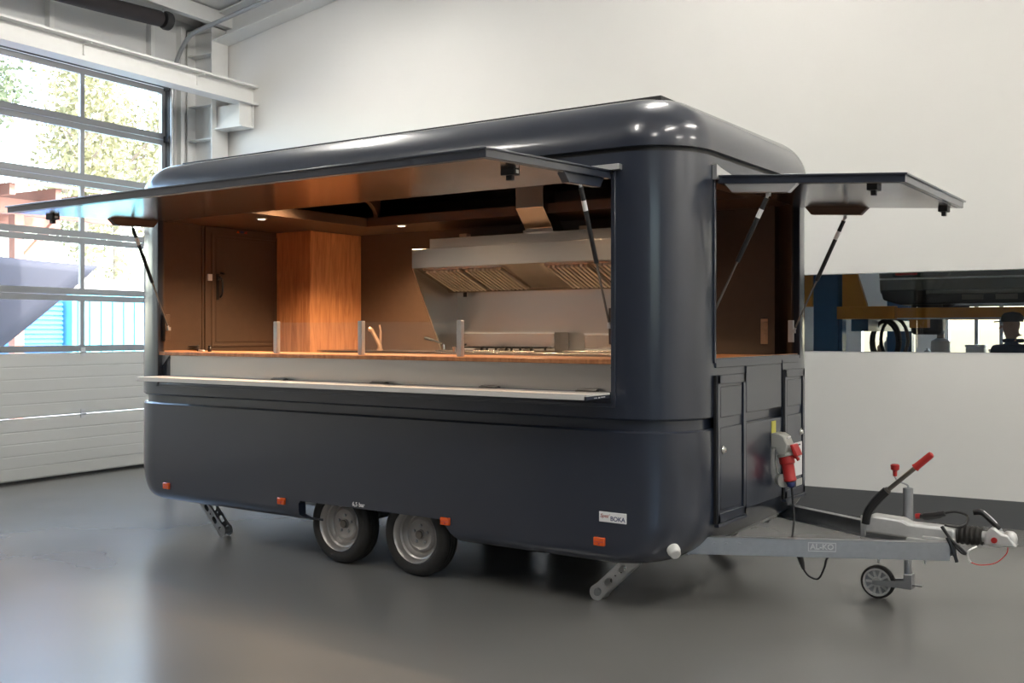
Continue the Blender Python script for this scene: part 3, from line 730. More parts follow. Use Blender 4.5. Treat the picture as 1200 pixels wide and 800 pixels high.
hb = MB().tube(spline([(.715, CY - .075, .50), (.73, CY - .075, .57), (.775, CY - .075, .64), (.845, CY - .075, .715)], 6), [.026] * 7 + [.028] * 12, 10).build('handbrake_lever', 'plastic_black', T, label='black handbrake lever with red grip')
MB().cyl((.84, CY - .075, .71), (1.03, CY - .075, .885), .014, 12).build('lever_tube', 'steel_dark', hb)
MB().lathe([(.014, 0), (.026, .004), (.022, .02), (.021, .12), (.019, .135), (.008, .14)], (1.01, CY - .075, .867), (.735, 0, .677), 16).build('grip', 'red', hb)
MB().box(.69, .715, CY - .09, CY - .06, .42, .55).build('ratchet_plate', 'alu', hb)
MB().cyl((.838, CY - .075, .708), (.856, CY - .075, .724), .0215, 12).build('sleeve', 'steel_dark', hb)
# jockey wheel
JX, JY = .925, CY + .115
jw = MB().cyl((JX, JY, .17), (JX, JY, .33), .024, 16).cyl((JX, JY, .30), (JX, JY, .715), .031, 16).build('jockey_wheel', 'galv', T, label='small jockey wheel on galvanised tube')
MB().tube(spline([(JX, JY, .71), (JX - .005, JY, .735), (JX - .055, JY - .005, .755), (JX - .075, JY - .005, .775), (JX - .078, JY - .005, .80)], 5), .006, 8).build('crank', 'galv', jw)
MB().lathe([(.012, 0), (.014, .035), (.026, .042), (.028, .07), (.02, .076)], (JX - .078, JY - .005, .785), (0, 0, 1), 12).build('crank_knob', 'red', jw)
WX = JX - .185; WR = .104
MB().lathe([(.084, -.022), (.092, -.03), (WR, -.018), (WR, .018), (.092, .03), (.084, .022)], (WX, JY, WR), (0, 1, 0), 40, close=True).build('tyre', 'rubber', jw)
MB().lathe([(.088, -.026), (.080, -.026), (.072, -.008), (.035, -.006), (.028, -.028), (.006, -.028)], (WX, JY, WR), (0, 1, 0), 32, c0=False).build('rim', 'galv', jw)
MB().lathe([(.090, -.024), (.088, -.030), (.078, -.030), (.074, -.012), (.082, -.010)], (WX, JY, WR), (0, 1, 0), 32, close=True).build('rim_ring', 'cast', jw)
MB().lathe([(.034, -.010), (.030, -.032), (.012, -.034), (.004, -.034)], (WX, JY, WR), (0, 1, 0), 20, c0=False).build('hub', 'cast', jw)
for i in range(10):
    t = 2 * PI * i / 10; c_, s_ = math.cos(t), math.sin(t)
    MB().bar((WX + .03 * c_, JY - .014, WR + .03 * s_), (WX + .077 * c_, JY - .014, WR + .077 * s_), .014, .010, (0, 1, 0)).build('spoke', 'cast', jw)
for s in (-1, 1):
    MB().prism([(WX - .025, JY + s * .036, WR - .012), (WX - .025, JY + s * .036, WR + .012), (WX + .08, JY + s * .036, WR + .022), (JX + .03, JY + s * .036, WR + .04), (JX + .03, JY + s * .036, WR - .015), (WX + .08, JY + s * .036, WR - .015)], (0, s * .005, 0)).build('fork', 'galv', jw)
MB().box(JX - .02, JX + .03, JY - .04, JY + .04, WR - .015, WR + .075).build('fork_block', 'galv', jw, bev=.004)
MB().cyl((JX + .02, JY - .02, WR + .01), (JX + .09, JY - .02, WR + .01), .006, 8).build('pin', 'galv', jw)
MB().box(JX - .05, JX + .05, JY - .05, JY + .05, .40, .46).build('clamp', 'galv', jw, bev=.006)
# plug, light lead, breakaway cable at the coupling
lead = MB().tube(spline([(1.00, CY + .06, .555), (1.05, CY + .05, .56), (1.12, CY + .05, .575), (1.16, CY + .05, .59)], 5), [.014] * 4 + [.022] * 8 + [.019] * 3 + [.012], 12).build('light_plug', 'plastic_black', T, label='black plug with looped lead')
MB().tube(spline([(1.155, CY + .05, .59), (1.22, CY + .05, .605), (1.29, CY + .03, .59), (1.29, CY - .01, .55), (1.25, CY - .04, .53), (1.18, CY - .07, .54)], 6), .0075, 8).build('lead', 'plastic_black', lead)
MB().tube(spline([(1.17, CY - .075, .53), (1.22, CY - .085, .46), (1.29, CY - .09, .40), (1.30, CY - .09, .385), (1.27, CY - .09, .40), (1.21, CY - .08, .47), (1.165, CY - .075, .53)], 6), .009, 8).build('lead', 'plastic_black', lead)
MB().tube(spline([(1.20, CY - .09, .47), (1.235, CY - .095, .40), (1.255, CY - .095, .33)], 5), .011, 8).build('lead', 'plastic_black', lead)
MB().cyl((.985, CY + .06, .553), (1.012, CY + .06, .557), .017, 12).build('plug_face', 'red', lead)
brk = MB().tube(spline([(1.52, CY - .02, .44), (1.515, CY - .04, .40), (1.46, CY - .06, .345), (1.38, CY - .07, .325), (1.33, CY - .075, .335)], 6), .0035, 6).build('breakaway_cable', 'red', T, label='thin red breakaway cable')
MB().tube(spline([(1.33, CY - .075, .335), (1.315, CY - .075, .36), (1.315, CY - .075, .40), (1.36, CY - .06, .43)], 4), .005, 6).build('hook', 'alu', brk)

# ------------------------------------------------------------------ inside the trailer
# rear-end door
dr = MB().box(L0 + .05, L0 + .075, .80, 1.715, .70, 2.66).build('entrance_door', 'lining', T, bev=.004, label='brown panelled entrance door')
for a in ((.865, 1.665, 2.585, 2.615), (.865, .89, 1.565, 2.59), (1.64, 1.665, 1.565, 2.59), (.865, 1.665, 1.555, 1.58)):
    MB().box(L0 + .073, L0 + .083, *a).build('moulding', 'lining', dr, bev=.004)
MB().box(L0 + .074, L0 + .08, .915, 1.615, 1.60, 2.56).build('panel', 'lining', dr, bev=.006)
hd = MB().box(L0 + .08, L0 + .088, .920, .945, 1.99, 2.23).tube([(L0 + .10, .93, 2.185), (L0 + .14, .93, 2.185), (L0 + .14, .88, 2.18)], .010, 8).tube(spline([(L0 + .10, .94, 2.205), (L0 + .13, .95, 2.16), (L0 + .13, .95, 2.05), (L0 + .10, .95, 2.015)], 5), .010, 8).cyl((L0 + .1, .955, 2.24), (L0 + .14, .965, 2.23), .010, 8).build('handle', 'plastic_black', dr)
MB().box(L0 + .076, L0 + .092, .82, .865, 2.165, 2.225).build('strike_plate', 'paper', dr)
ds = MB().box(L0 + .0525, L0 + .079, 1.15, 1.30, 2.625, 2.655).build('door_sign', 'lining', dr)
MB().prism([(L0 + .0788, 1.16, 2.628), (L0 + .0788, 1.195, 2.628), (L0 + .0788, 1.1775, 2.652)], (.0012, 0, 0)).build('warning_mark', 'orange_lens', ds)
MB().box(L0 + .0788, L0 + .08, 1.205, 1.245, 2.63, 2.65).build('info_mark', 'ink_blue', ds)
MB().prism([(L0 + .0788, 1.25, 2.628), (L0 + .0788, 1.285, 2.628), (L0 + .0788, 1.285, 2.652), (L0 + .0788, 1.262, 2.640)], (.0012, 0, 0)).build('warning_mark', 'red', ds)
MB().box(L0 + .052, L0 + .060, .775, .797, .7, 2.67).build('door_post', 'lining', T)
# tall wooden cupboard
cab = empty('tall_cupboard', (-4.92, 2.0, .68), 'tall orange-brown wooden cupboard beside the entrance door', 'cupboard')
MB().box(-5.165, -4.70, 1.68, 2.375, .682, 2.668).build('carcass', 'wood', cab, bev=.002)
MB().box(-4.70, -4.68, 1.665, 2.375, .75, 2.665).build('side_panel', 'wood', cab, bev=.002)
MB().box(-5.155, -4.682, 1.663, 1.68, .75, 2.662).build('door', 'wood', cab, bev=.002)
# serving counter
sc = empty('serving_counter', (-2.6, .3, .68), 'wooden counter top along the serving hatch', 'counter')
bool_cut(solid(.055, 1.502, 1.530).build('worktop', 'wood', sc), [MB().box(-6, 1, .56, 3, 1.4, 1.6)])
MB().box(SX0 + .004, SX1 - .004, -.004, .05, 1.502, 1.530).build('front_edge', 'wood', sc, bev=.004)
MB().box(L0 + .4, -.4, .07, .50, .682, 1.50).build('base_cabinet', 'steel', sc)
ec = empty('end_counter', (-.27, 1.2, .68), 'wooden counter top behind the drawbar-end hatch', 'counter')
MB().box(-.50, -.035, .565, 1.73, 1.504, 1.532).build('worktop', 'wood', ec, bev=.003)
MB().box(-.036, -.002, EY0 + .004, EY1 - .004, 1.504, 1.538).build('front_edge', 'wood', ec, bev=.003)
MB().box(-.45, -.06, .60, 1.70, .682, 1.503).build('base_cabinet', 'steel', ec)
# back worktop
bw_ = empty('back_worktop', (-2.4, 2.05, .68), 'steel topped kitchen unit along the back of trailer', 'worktop')
MB().box(-4.67, -.42, 1.74, 2.375, 1.490, 1.520).build('worktop', 'steel_h', bw_, bev=.003)
for i in range(5):
    x0 = -4.66 + i * .84
    c_ = MB().box(x0, x0 + .83, 1.78, 2.37, .682, 1.489).build('base_cabinet', 'steel', bw_)
    MB().box(x0 + .01, x0 + .82, 1.762, 1.78, .75, 1.47).build('door', 'steel_h', c_, bev=.003)
# glass screens
gs = empty('glass_screen', (-2.57, .11, 1.53), 'low glass sneeze guard with three bright posts on counter', 'glass screen')
PX = (-3.46, -2.58, -1.68)
for x in PX:
    MB().box(x - .019, x + .019, .095, .133, 1.530, 1.775).build('post', 'cast', gs, bev=.004)
for x0, x1 in zip(PX, PX[1:]):
    MB().box(x0 + .019, x1 - .019, .111, .117, 1.545, 1.765).build('pane', 'glass', gs)
# tap
tp = empty('sink_tap', (-4.18, 2.1, 1.52), 'small brass coloured tap with pull-out spout', 'tap')
MB().lathe([(.03, 0), (.03, .008), (.022, .012), (.02, .05)], (-4.18, 2.1, 1.52), (0, 0, 1), 16).build('base', 'copper_plate', tp)
MB().cyl((-4.18, 2.1, 1.56), (-4.255, 2.06, 1.72), .019, 12).lathe([(.018, 0), (.024, .01), (.024, .03), (.01, .035)], (-4.25, 2.06, 1.715), (-.7, -.4, .3), 12).build('spout', 'copper_plate', tp)
MB().cyl((-4.175, 2.1, 1.57), (-4.18, 2.11, 1.70), .011, 10).cyl((-4.18, 2.11, 1.70), (-4.195, 2.11, 1.76), .009, 10).build('lever', 'copper_plate', tp)
# extractor hood
hd = empty('extractor_hood', (-2.1, 2.05, 2.06), 'stainless steel extractor hood with baffle filters and duct', 'hood')
HX0, HX1 = -3.45, -.95
MB().prism([(HX0, 1.71, 2.262), (HX0, 1.71, 2.432), (HX0, 2.375, 2.432), (HX0, 2.375, 2.06), (HX0, 2.23, 2.06), (HX0, 2.205, 2.085), (HX0, 1.762, 2.255)], (HX1 - HX0, 0, 0)).build('canopy', 'steel_h', hd, bev=.002)
MB().box(HX0 + .09, HX1 - .05, 1.85, 2.375, 2.43, 2.53).build('plenum', 'steel_h', hd, bev=.002)
MB().prism([(HX0, 1.71, 2.27), (HX0, 2.375, 2.27), (HX0, 2.375, 1.525), (HX0, 2.13, 1.525)], (.012, 0, 0)).build('side_panel', 'steel', hd)
MB().box(HX0 + .012, HX1, 2.362, 2.375, 1.525, 2.07).build('splash_back', 'steel', hd)
DX0, DX1 = -2.29, -2.02
prof = [(1.66, 2.934), (1.66, 2.715), (1.80, 2.56), (1.80, 2.53), (1.98, 2.53), (1.98, 2.56), (1.84, 2.715), (1.84, 2.934)]
MB().prism([(DX0, y, z) for y, z in prof], (DX1 - DX0, 0, 0)).build('duct', 'steel_h', hd, bev=.003)
MB().box(DX0 - .012, DX1 + .012, 1.79, 1.99, 2.528, 2.545).build('duct_collar', 'steel_h', hd)
for x in (-3.02, -1.78):
    MB().box(x - .04, x + .04, 1.9, 1.96, 2.53, 2.565).build('lift_clip', 'copper_plate', hd)
sl = (V((0, 2.205, 2.085)) - V((0, 1.762, 2.255))); su = sl.normalized(); sn = V((1, 0, 0)).cross(su).normalized()
if sn.z > 0: sn = -sn
for x0 in (-3.36, -2.92, -2.07, -1.63):
    f = MB(); y0 = V((0, 1.762, 2.255)); l = sl.length
    for q in ((0, .02), (l - .02, l)):
        f.obox(V((x0 + .21, 0, 0)) + y0 + su * ((q[0] + q[1]) / 2) + sn * .006, (.21, 0, 0), su * .012, sn * .006)
    for q in (x0 + .006, x0 + .414):
        f.obox(V((q, 0, 0)) + y0 + su * (l / 2) + sn * .006, (.008, 0, 0), su * (l / 2), sn * .006)
    fo = f.build('grease_filter', 'steel_h', hd)
    MB().obox(V((x0 + .21, 0, 0)) + y0 + su * (l / 2) + sn * .001, (.2, 0, 0), su * (l / 2 - .02), sn * .0012).build('filter_back', 'steel_h', fo)
    s_ = MB()
    for i in range(9):
        xc = x0 + .035 + i * .044
        s_.obox(V((xc, 0, 0)) + y0 + su * (l / 2) + sn * .014, (.0115, 0, 0), su * (l / 2 - .02), sn * .013)
    s_.build('baffle_slats', 'slat_steel_lit', fo)
    for q in (x0 + .10, x0 + .32):
        MB().tube([V((q, 0, 0)) + y0 + su * .10 + sn * .012, V((q, 0, 0)) + y0 + su * .10 + sn * .024, V((q, 0, 0)) + y0 + su * .15 + sn * .024, V((q, 0, 0)) + y0 + su * .15 + sn * .012], .0035, 6).build('filter_handle', 'alu', fo)
MB().cyl((-3.30, 2.30, 2.06), (-3.30, 2.30, 2.02), .018, 12).build('drain_plug', 'plastic_black', hd)
# cooker, upstands, worktop bits
ck = empty('gas_hob', (-2.5, 1.98, 1.52), 'gas hob with black pan supports and steel upstand', 'hob')
MB().box(-3.26, -2.20, 1.80, 2.11, 1.520, 1.535).build('hob_plate', 'steel_h', ck, bev=.003)
ub_ = MB().box(-3.26, -2.20, 2.12, 2.36, 1.520, 1.69).build('upstand', 'steel_h', ck, bev=.004)
MB().box(-3.26, -2.20, 2.113, 2.121, 1.678, 1.694).box(-3.26, -2.20, 2.113, 2.121, 1.535, 1.55).build('trim_rail', 'alu', ub_)
for x in (-2.88, -2.62, -2.36):
    g_ = MB()
    for dx in (-.10, 0, .10): g_.box(x + dx - .008, x + dx + .008, 1.83, 2.09, 1.552, 1.566)
    for y in (1.85, 1.96, 2.07): g_.box(x - .115, x + .115, y - .008, y + .008, 1.552, 1.566)
    for dx in (-.10, .10):
        for y in (1.85, 2.07): g_.box(x + dx - .008, x + dx + .008, y - .008, y + .008, 1.535, 1.555)
    g_.build('pan_support', 'black', ck)
    MB().lathe([(.05, 0), (.05, .01), (.035, .012), (.03, .02), (.005, .021)], (x, 1.96, 1.535), (0, 0, 1), 20).build('burner', 'steel_dark', ck)
fr_ = empty('griddle_unit', (-1.5, 2.1, 1.52), 'low stainless steel box unit right of the hob', 'griddle')
MB().box(-1.90, -1.15, 2.12, 2.36, 1.520, 1.68).build('upstand', 'steel_h', fr_, bev=.004)
MB().box(-1.90, -1.15, 2.113, 2.121, 1.668, 1.684).box(-1.90, -1.15, 2.113, 2.121, 1.535, 1.55).build('trim_rail', 'alu', fr_)
MB().box(-1.92, -1.15, 1.80, 2.11, 1.520, 1.54).build('plate', 'steel_h', fr_, bev=.003)
gv = empty('gas_valve', (-3.30, 1.98, 1.52), 'small chrome gas valve with black lever beside hob', 'valve')
MB().lathe([(.022, 0), (.022, .02), (.014, .024), (.012, .06)], (-3.30, 1.98, 1.52), (0, 0, 1), 14).build('stem', 'chrome', gv)
MB().cyl((-3.30, 1.98, 1.58), (-3.40, 1.93, 1.625), .009, 8).cyl((-3.39, 1.935, 1.62), (-3.46, 1.90, 1.64), .013, 8).build('lever', 'plastic_black', gv)
gv2 = empty('gas_valve', (-3.02, 1.78, 1.52), 'small chrome gas valve set at the worktop front edge', 'valve')
MB().lathe([(.02, 0), (.02, .03), (.026, .032), (.026, .045), (.01, .05)], (-3.02, 1.78, 1.52), (0, 0, 1), 14).build('stem', 'chrome', gv2)
MB().cyl((-3.02, 1.78, 1.56), (-2.90, 1.79, 1.585), .010, 8).build('lever', 'plastic_black', gv2)
bn = empty('cable_bundle', (-4.58, .22, 1.53), 'small coiled black cable lying on counter end', 'cable')
MB().tube([(-4.58 + .05 * math.cos(t), .22 + .035 * math.sin(t), 1.538 + .003 * t) for t in [k * .4 for k in range(36)]], .007, 6).build('coil', 'plastic_black', bn)
MB().box(-4.50, -4.44, .20, .225, 1.530, 1.545).build('plug_end', 'white_plastic', bn, bev=.003)
bn2 = MB().lathe([(.016, 0), (.017, .03), (.012, .036), (.012, .05), (.004, .052)], (-4.40, .24, 1.530), (0, 0, 1), 14).build('bottle_stopper', 'plastic_black', label='tiny black stopper standing on counter before the door', cat='stopper')
# socket and wall strips seen through the end hatch
so = MB().box(-.44, -.355, 2.352, 2.378, 1.60, 1.80).build('wall_socket', 'copper_plate', T, bev=.004)
for z in (1.655, 1.745):
    MB().lathe([(.032, 0), (.030, -.004), (.026, .004), (.006, .006)], (-.397, 2.352, z), (0, -1, 0), 20).build('outlet', 'copper_plate', so)
MB().box(-.345, -.29, 2.26, 2.378, .7, 2.66).build('wall_strip', 'lining', T)
# downlights
def downlight(x, y, z=2.67, power=SPOT_POWER):
    d = MB().lathe([(.040, -.012), (.046, -.008), (.046, -.003), (.030, -.002)], (x, y, z), (0, 0, 1), 20).build('downlight', 'white_plastic', T)
    MB().lathe([(.030, -.013), (.028, -.0135), (.004, -.014)], (x, y, z), (0, 0, 1), 16).build('lens', 'spot_glow', d)
    l = bpy.data.lights.new('downlight_lamp', 'SPOT'); l.energy = power * 4; l.color = (1.0, .70, .42); l.spot_size = math.radians(135); l.spot_blend = .7; l.shadow_soft_size = .06
    o = bpy.data.objects.new('downlight_lamp', l); COL.objects.link(o); o.parent = d; o.location = V((x, y, z - .03)) - origin(T)
for x in (-4.25,): downlight(x, .67); 
downlight(-3.64, 1.79)
for x, y in ((-3.75, .62), (-2.85, 1.05), (-1.75, 1.05)): downlight(x, y, 2.935)

# ------------------------------------------------------------------ workshop behind the window
wf = MB().rbox(4.5, 15.5, -10.2, -0.16, -0.2, 0.0).build('floor_workshop', 'workshop_grey', kind='structure')
MB().rbox(4.3, 4.5, -10.2, -.16, 0, 4.6).build('wall_workshop_left', 'render_white', kind='structure')
MB().rbox(15.5, 15.7, -10.2, -.16, 0, 4.6).build('wall_workshop_right', 'render_white', kind='structure')
w = MB().rbox(4.5, 6.4, -10.2, -10.0, 0, 4.6).rbox(7.35, 7.9, -10.2, -10.0, 0, 4.6).rbox(6.4, 7.35, -10.2, -10.0, 1.85, 2.6).rbox(4.5, 15.5, -10.2, -10.0, 2.6, 4.6).rbox(4.5, 15.5, -10.2, -10.0, 0, .7).rbox(11.8, 15.5, -10.2, -10.0, .7, 2.6)
w.build('wall_workshop_back', 'render_white', kind='structure')
w2 = empty('window_2', rm(9.85, -10.1, .7), 'wide workshop window behind the raised car', kind='structure')
MB().rbox(7.9, 11.8, -10.11, -10.10, .7, 2.6).build('pane', 'glass', w2)
MB().rbox(6.4, 7.35, -10.11, -10.10, .7, 1.85).build('pane', 'glass', w2)
for a in (8.35, 8.75):
    MB().rbox(a - .03, a + .03, -10.14, -10.06, .7, 2.6).build('mullion', 'door_frame', w2)
MB().rbox(4.3, 15.7, -10.2, -.16, 4.6, 4.75).build('ceiling_workshop', 'ceiling', kind='structure')
# car lift
lf = empty('car_lift', rm(8.6, -3.2, 0), 'blue and orange workshop car lift under the raised car', 'car lift')
def post(a, b):
    p = MB().rbox(a - .15, a + .15, b - .12, b + .12, 0, 3.2).build('post', 'lift_blue', lf, bev=.01)
    MB().rbox(a + .15, a + .19, b - .10, b + .10, .02, 3.1).build('post_flange', 'lift_blue', p)
    MB().rbox(a - .25, a + .3, b - .2, b + .2, 0, .02).build('base_plate', 'lift_blue', p)
post(7.50, -3.0); post(7.75, -6.2)
MB().rbox(7.05, 7.34, -3.1, -2.9, 2.0, 2.9).build('carriage', 'lift_orange', lf, bev=.01)
MB().prism([rm(7.70, -2.95, 1.98), rm(7.70, -2.95, 2.75), rm(7.76, -2.95, 2.75), rm(7.98, -2.95, 2.02), rm(7.98, -2.95, 1.98)], E2 * .10).build('gusset', 'lift_orange', lf, bev=.006)
MB().rbox(7.64, 8.3, -3.04, -2.84, 1.845, 1.995).build('carrier_arm', 'lift_orange', lf, bev=.006)
ra = MB().rbox(8.05, 11.6, -3.32, -3.02, 1.855, 1.975).build('runway', 'lift_orange', lf, bev=.006)
MB().rbox(8.05, 11.6, -3.02, -3.00, 1.84, 1.858).build('runway_edge', 'alu', ra)
MB().rbox(8.05, 11.6, -5.4, -5.1, 1.855, 1.975).build('runway', 'lift_orange', lf, bev=.006)
MB().rbox(8.42, 8.62, -3.3, -3.1, 1.74, 1.855).build('lock_block', 'lift_orange', lf)
MB().rbox(7.75, 7.95, -6.2, -3.1, 1.70, 1.845).build('cross_beam', 'lift_blue', lf)
for a, dz in ((8.05, .0), (8.02, -.02), (8.14, .02)):
    MB().tube([rm(a - .11 + .22 * math.sin(PI * t) * (1 if k_ else -1) * .9 + .11, -4.0, 1.75 - .55 * math.sin(PI * t) + dz) if False else rm(a + .16 * math.cos(2 * PI * t), -3.7, 1.58 + dz + .26 * math.sin(2 * PI * t)) for t in [q / 20 for q in range(21)] for k_ in (1,)], .022, 8).build('hydraulic_hose', 'plastic_black', lf)
# raised car seen from the side, tail to the left
car = empty('raised_car', rm(10.2, -4.2, 1.66), 'silver grey car raised on the orange workshop lift', 'car')
A0 = 8.02; ZC = 2.08
body = [(A0 + .02, ZC + .07), (A0, ZC + .42), (A0 + .05, ZC + .75), (A0 + .25, ZC + 1.25), (A0 + .6, ZC + 1.45), (A0 + 2.4, ZC + 1.45), (A0 + 3.1, ZC + .85), (A0 + 4.3, ZC + .7), (A0 + 4.4, ZC + .2), (A0 + 4.3, ZC + .07)]
MB().prism([rm(a, -3.32, z) for a, z in body], -E2 * 1.75).build('body_shell', 'car_silver', car, bev=.03, seg=2)
MB().prism([rm(a, -3.30, z) for a, z in [(A0 + .03, ZC + .12), (A0 + .06, ZC + .0), (A0 + .25, ZC - .06), (A0 + 4.2, ZC - .04), (A0 + 4.35, ZC + .10), (A0 + .6, ZC + .12)]], -E2 * 1.71).build('underbody', 'car_black', car, bev=.02)
MB().rbox(A0 + .55, A0 + 4.2, -3.32, -3.29, ZC + .06, ZC + .11).build('sill_trim', 'car_silver', car, bev=.01)
MB().rbox(A0 + .02, A0 + 4.2, -3.31, -3.285, ZC + .24, ZC + .262).build('bumper_line', 'alu', car, bev=.005)
for i in range(9):
    MB().rbox(A0 + .95 + i * .36, A0 + 1.18 + i * .36, -3.302, -3.292, ZC - .01, ZC + .05).build('sill_opening', 'steel_dark', car, bev=.004)
tl = MB().rbox(A0 + .20, A0 + .46, -3.33, -3.28, ZC + .29, ZC + .37).build('tail_light', 'tail_red', car, bev=.02)
MB().rbox(A0 + .17, A0 + .50, -3.325, -3.295, ZC + .27, ZC + .39).build('tail_light_surround', 'car_black', car, bev=.02)
for a in (A0 + .60, A0 + 3.4):
    for b in (-3.55, -4.85):
        o = MB().lathe([(.20, -.09), (.29, -.10), (.315, -.06), (.315, .06), (.29, .10), (.20, .09)], rm(a, b, 2.22), E2, 32, close=True).build('wheel', 'rubber', car)
        MB().lathe([(.20, .06), (.18, .03), (.05, .02), (.01, .03)], rm(a, b, 2.22), E2, 24, c0=False).build('rim', 'rim', o)
MB().rbox(A0 + .36, A0 + .72, -3.75, -3.40, 1.66, 2.06).build('silencer', 'car_black', car, bev=.05, seg=3)
# bench and machines under the car
mb_ = empty('parts_washer', rm(8.75, -5.6, 0), 'cylindrical steel tank machine behind the lift', 'machine')
MB().lathe([(.16, 0), (.16, 1.25), (.13, 1.3), (.13, 1.56), (.06, 1.60)], rm(8.35, -6.0, 0), (0, 0, 1), 24).build('tank', 'machine', mb_)
MB().lathe([(.05, 0), (.05, .12)], rm(8.35, -6.0, 1.58), (0, 0, 1), 12).build('valve', 'steel_dark', mb_)
wb = empty('workbench', rm(7.85, -7.4, 0), 'dark workbench crowded with bottles behind the lift', 'workbench')
MB().rbox(7.0, 8.5, -7.8, -7.1, 1.22, 1.28).build('top', 'car_black', wb)
for a in (7.05, 8.45):
    for b in (-7.75, -7.15): MB().rbox(a - .03, a + .03, b - .03, b + .03, 0, 1.22).build('leg', 'lift_blue', wb)
for i, (a, r_, h_, m_) in enumerate(((7.25, .05, .25, 'cardboard'), (7.36, .06, .33, 'white_plastic'), (7.48, .04, .2, 'red'), (7.58, .05, .28, 'cardboard'), (7.7, .06, .2, 'white_plastic'), (7.95, .05, .16, 'machine'), (8.1, .06, .2, 'white_plastic'))):
    MB().lathe([(r_, 0), (r_, h_ * .7), (r_ * .4, h_ * .85), (r_ * .4, h_)], rm(a, -7.4, 1.28), (0, 0, 1), 14).build('spray_bottle', m_, label=('%s bottle on the dark workbench' % ['tall brown', 'tall white', 'small red', 'slim brown', 'stout white', 'small grey', 'round white'][i]), cat='bottle', group='bottles on the workbench')
for i, (a, z0, sz) in enumerate(((9.15, 0, (.5, .45, 1.40)), (9.62, 0, (.28, .4, 1.50)), (8.70, 0, (.26, .3, 1.46)))):
    c = empty('storage_box', rm(a, -7.0, 0), ['wide pale machine cabinet below the raised car', 'brown cardboard carton standing tall by workshop window', 'narrow white cabinet behind the lift'][i], 'box')
    MB().rbox(a - sz[0] / 2, a + sz[0] / 2, -7.0 - sz[1] / 2, -7.0 + sz[1] / 2, z0, sz[2]).build('body', ['machine', 'cardboard', 'white_plastic'][i], c, bev=.015)
    MB().rbox(a - sz[0] / 2 - .01, a + sz[0] / 2 + .01, -7.0 - sz[1] / 2 - .01, -7.0 + sz[1] / 2 + .01, sz[2], sz[2] + .04).build('lid', 'white_plastic', c, bev=.01)

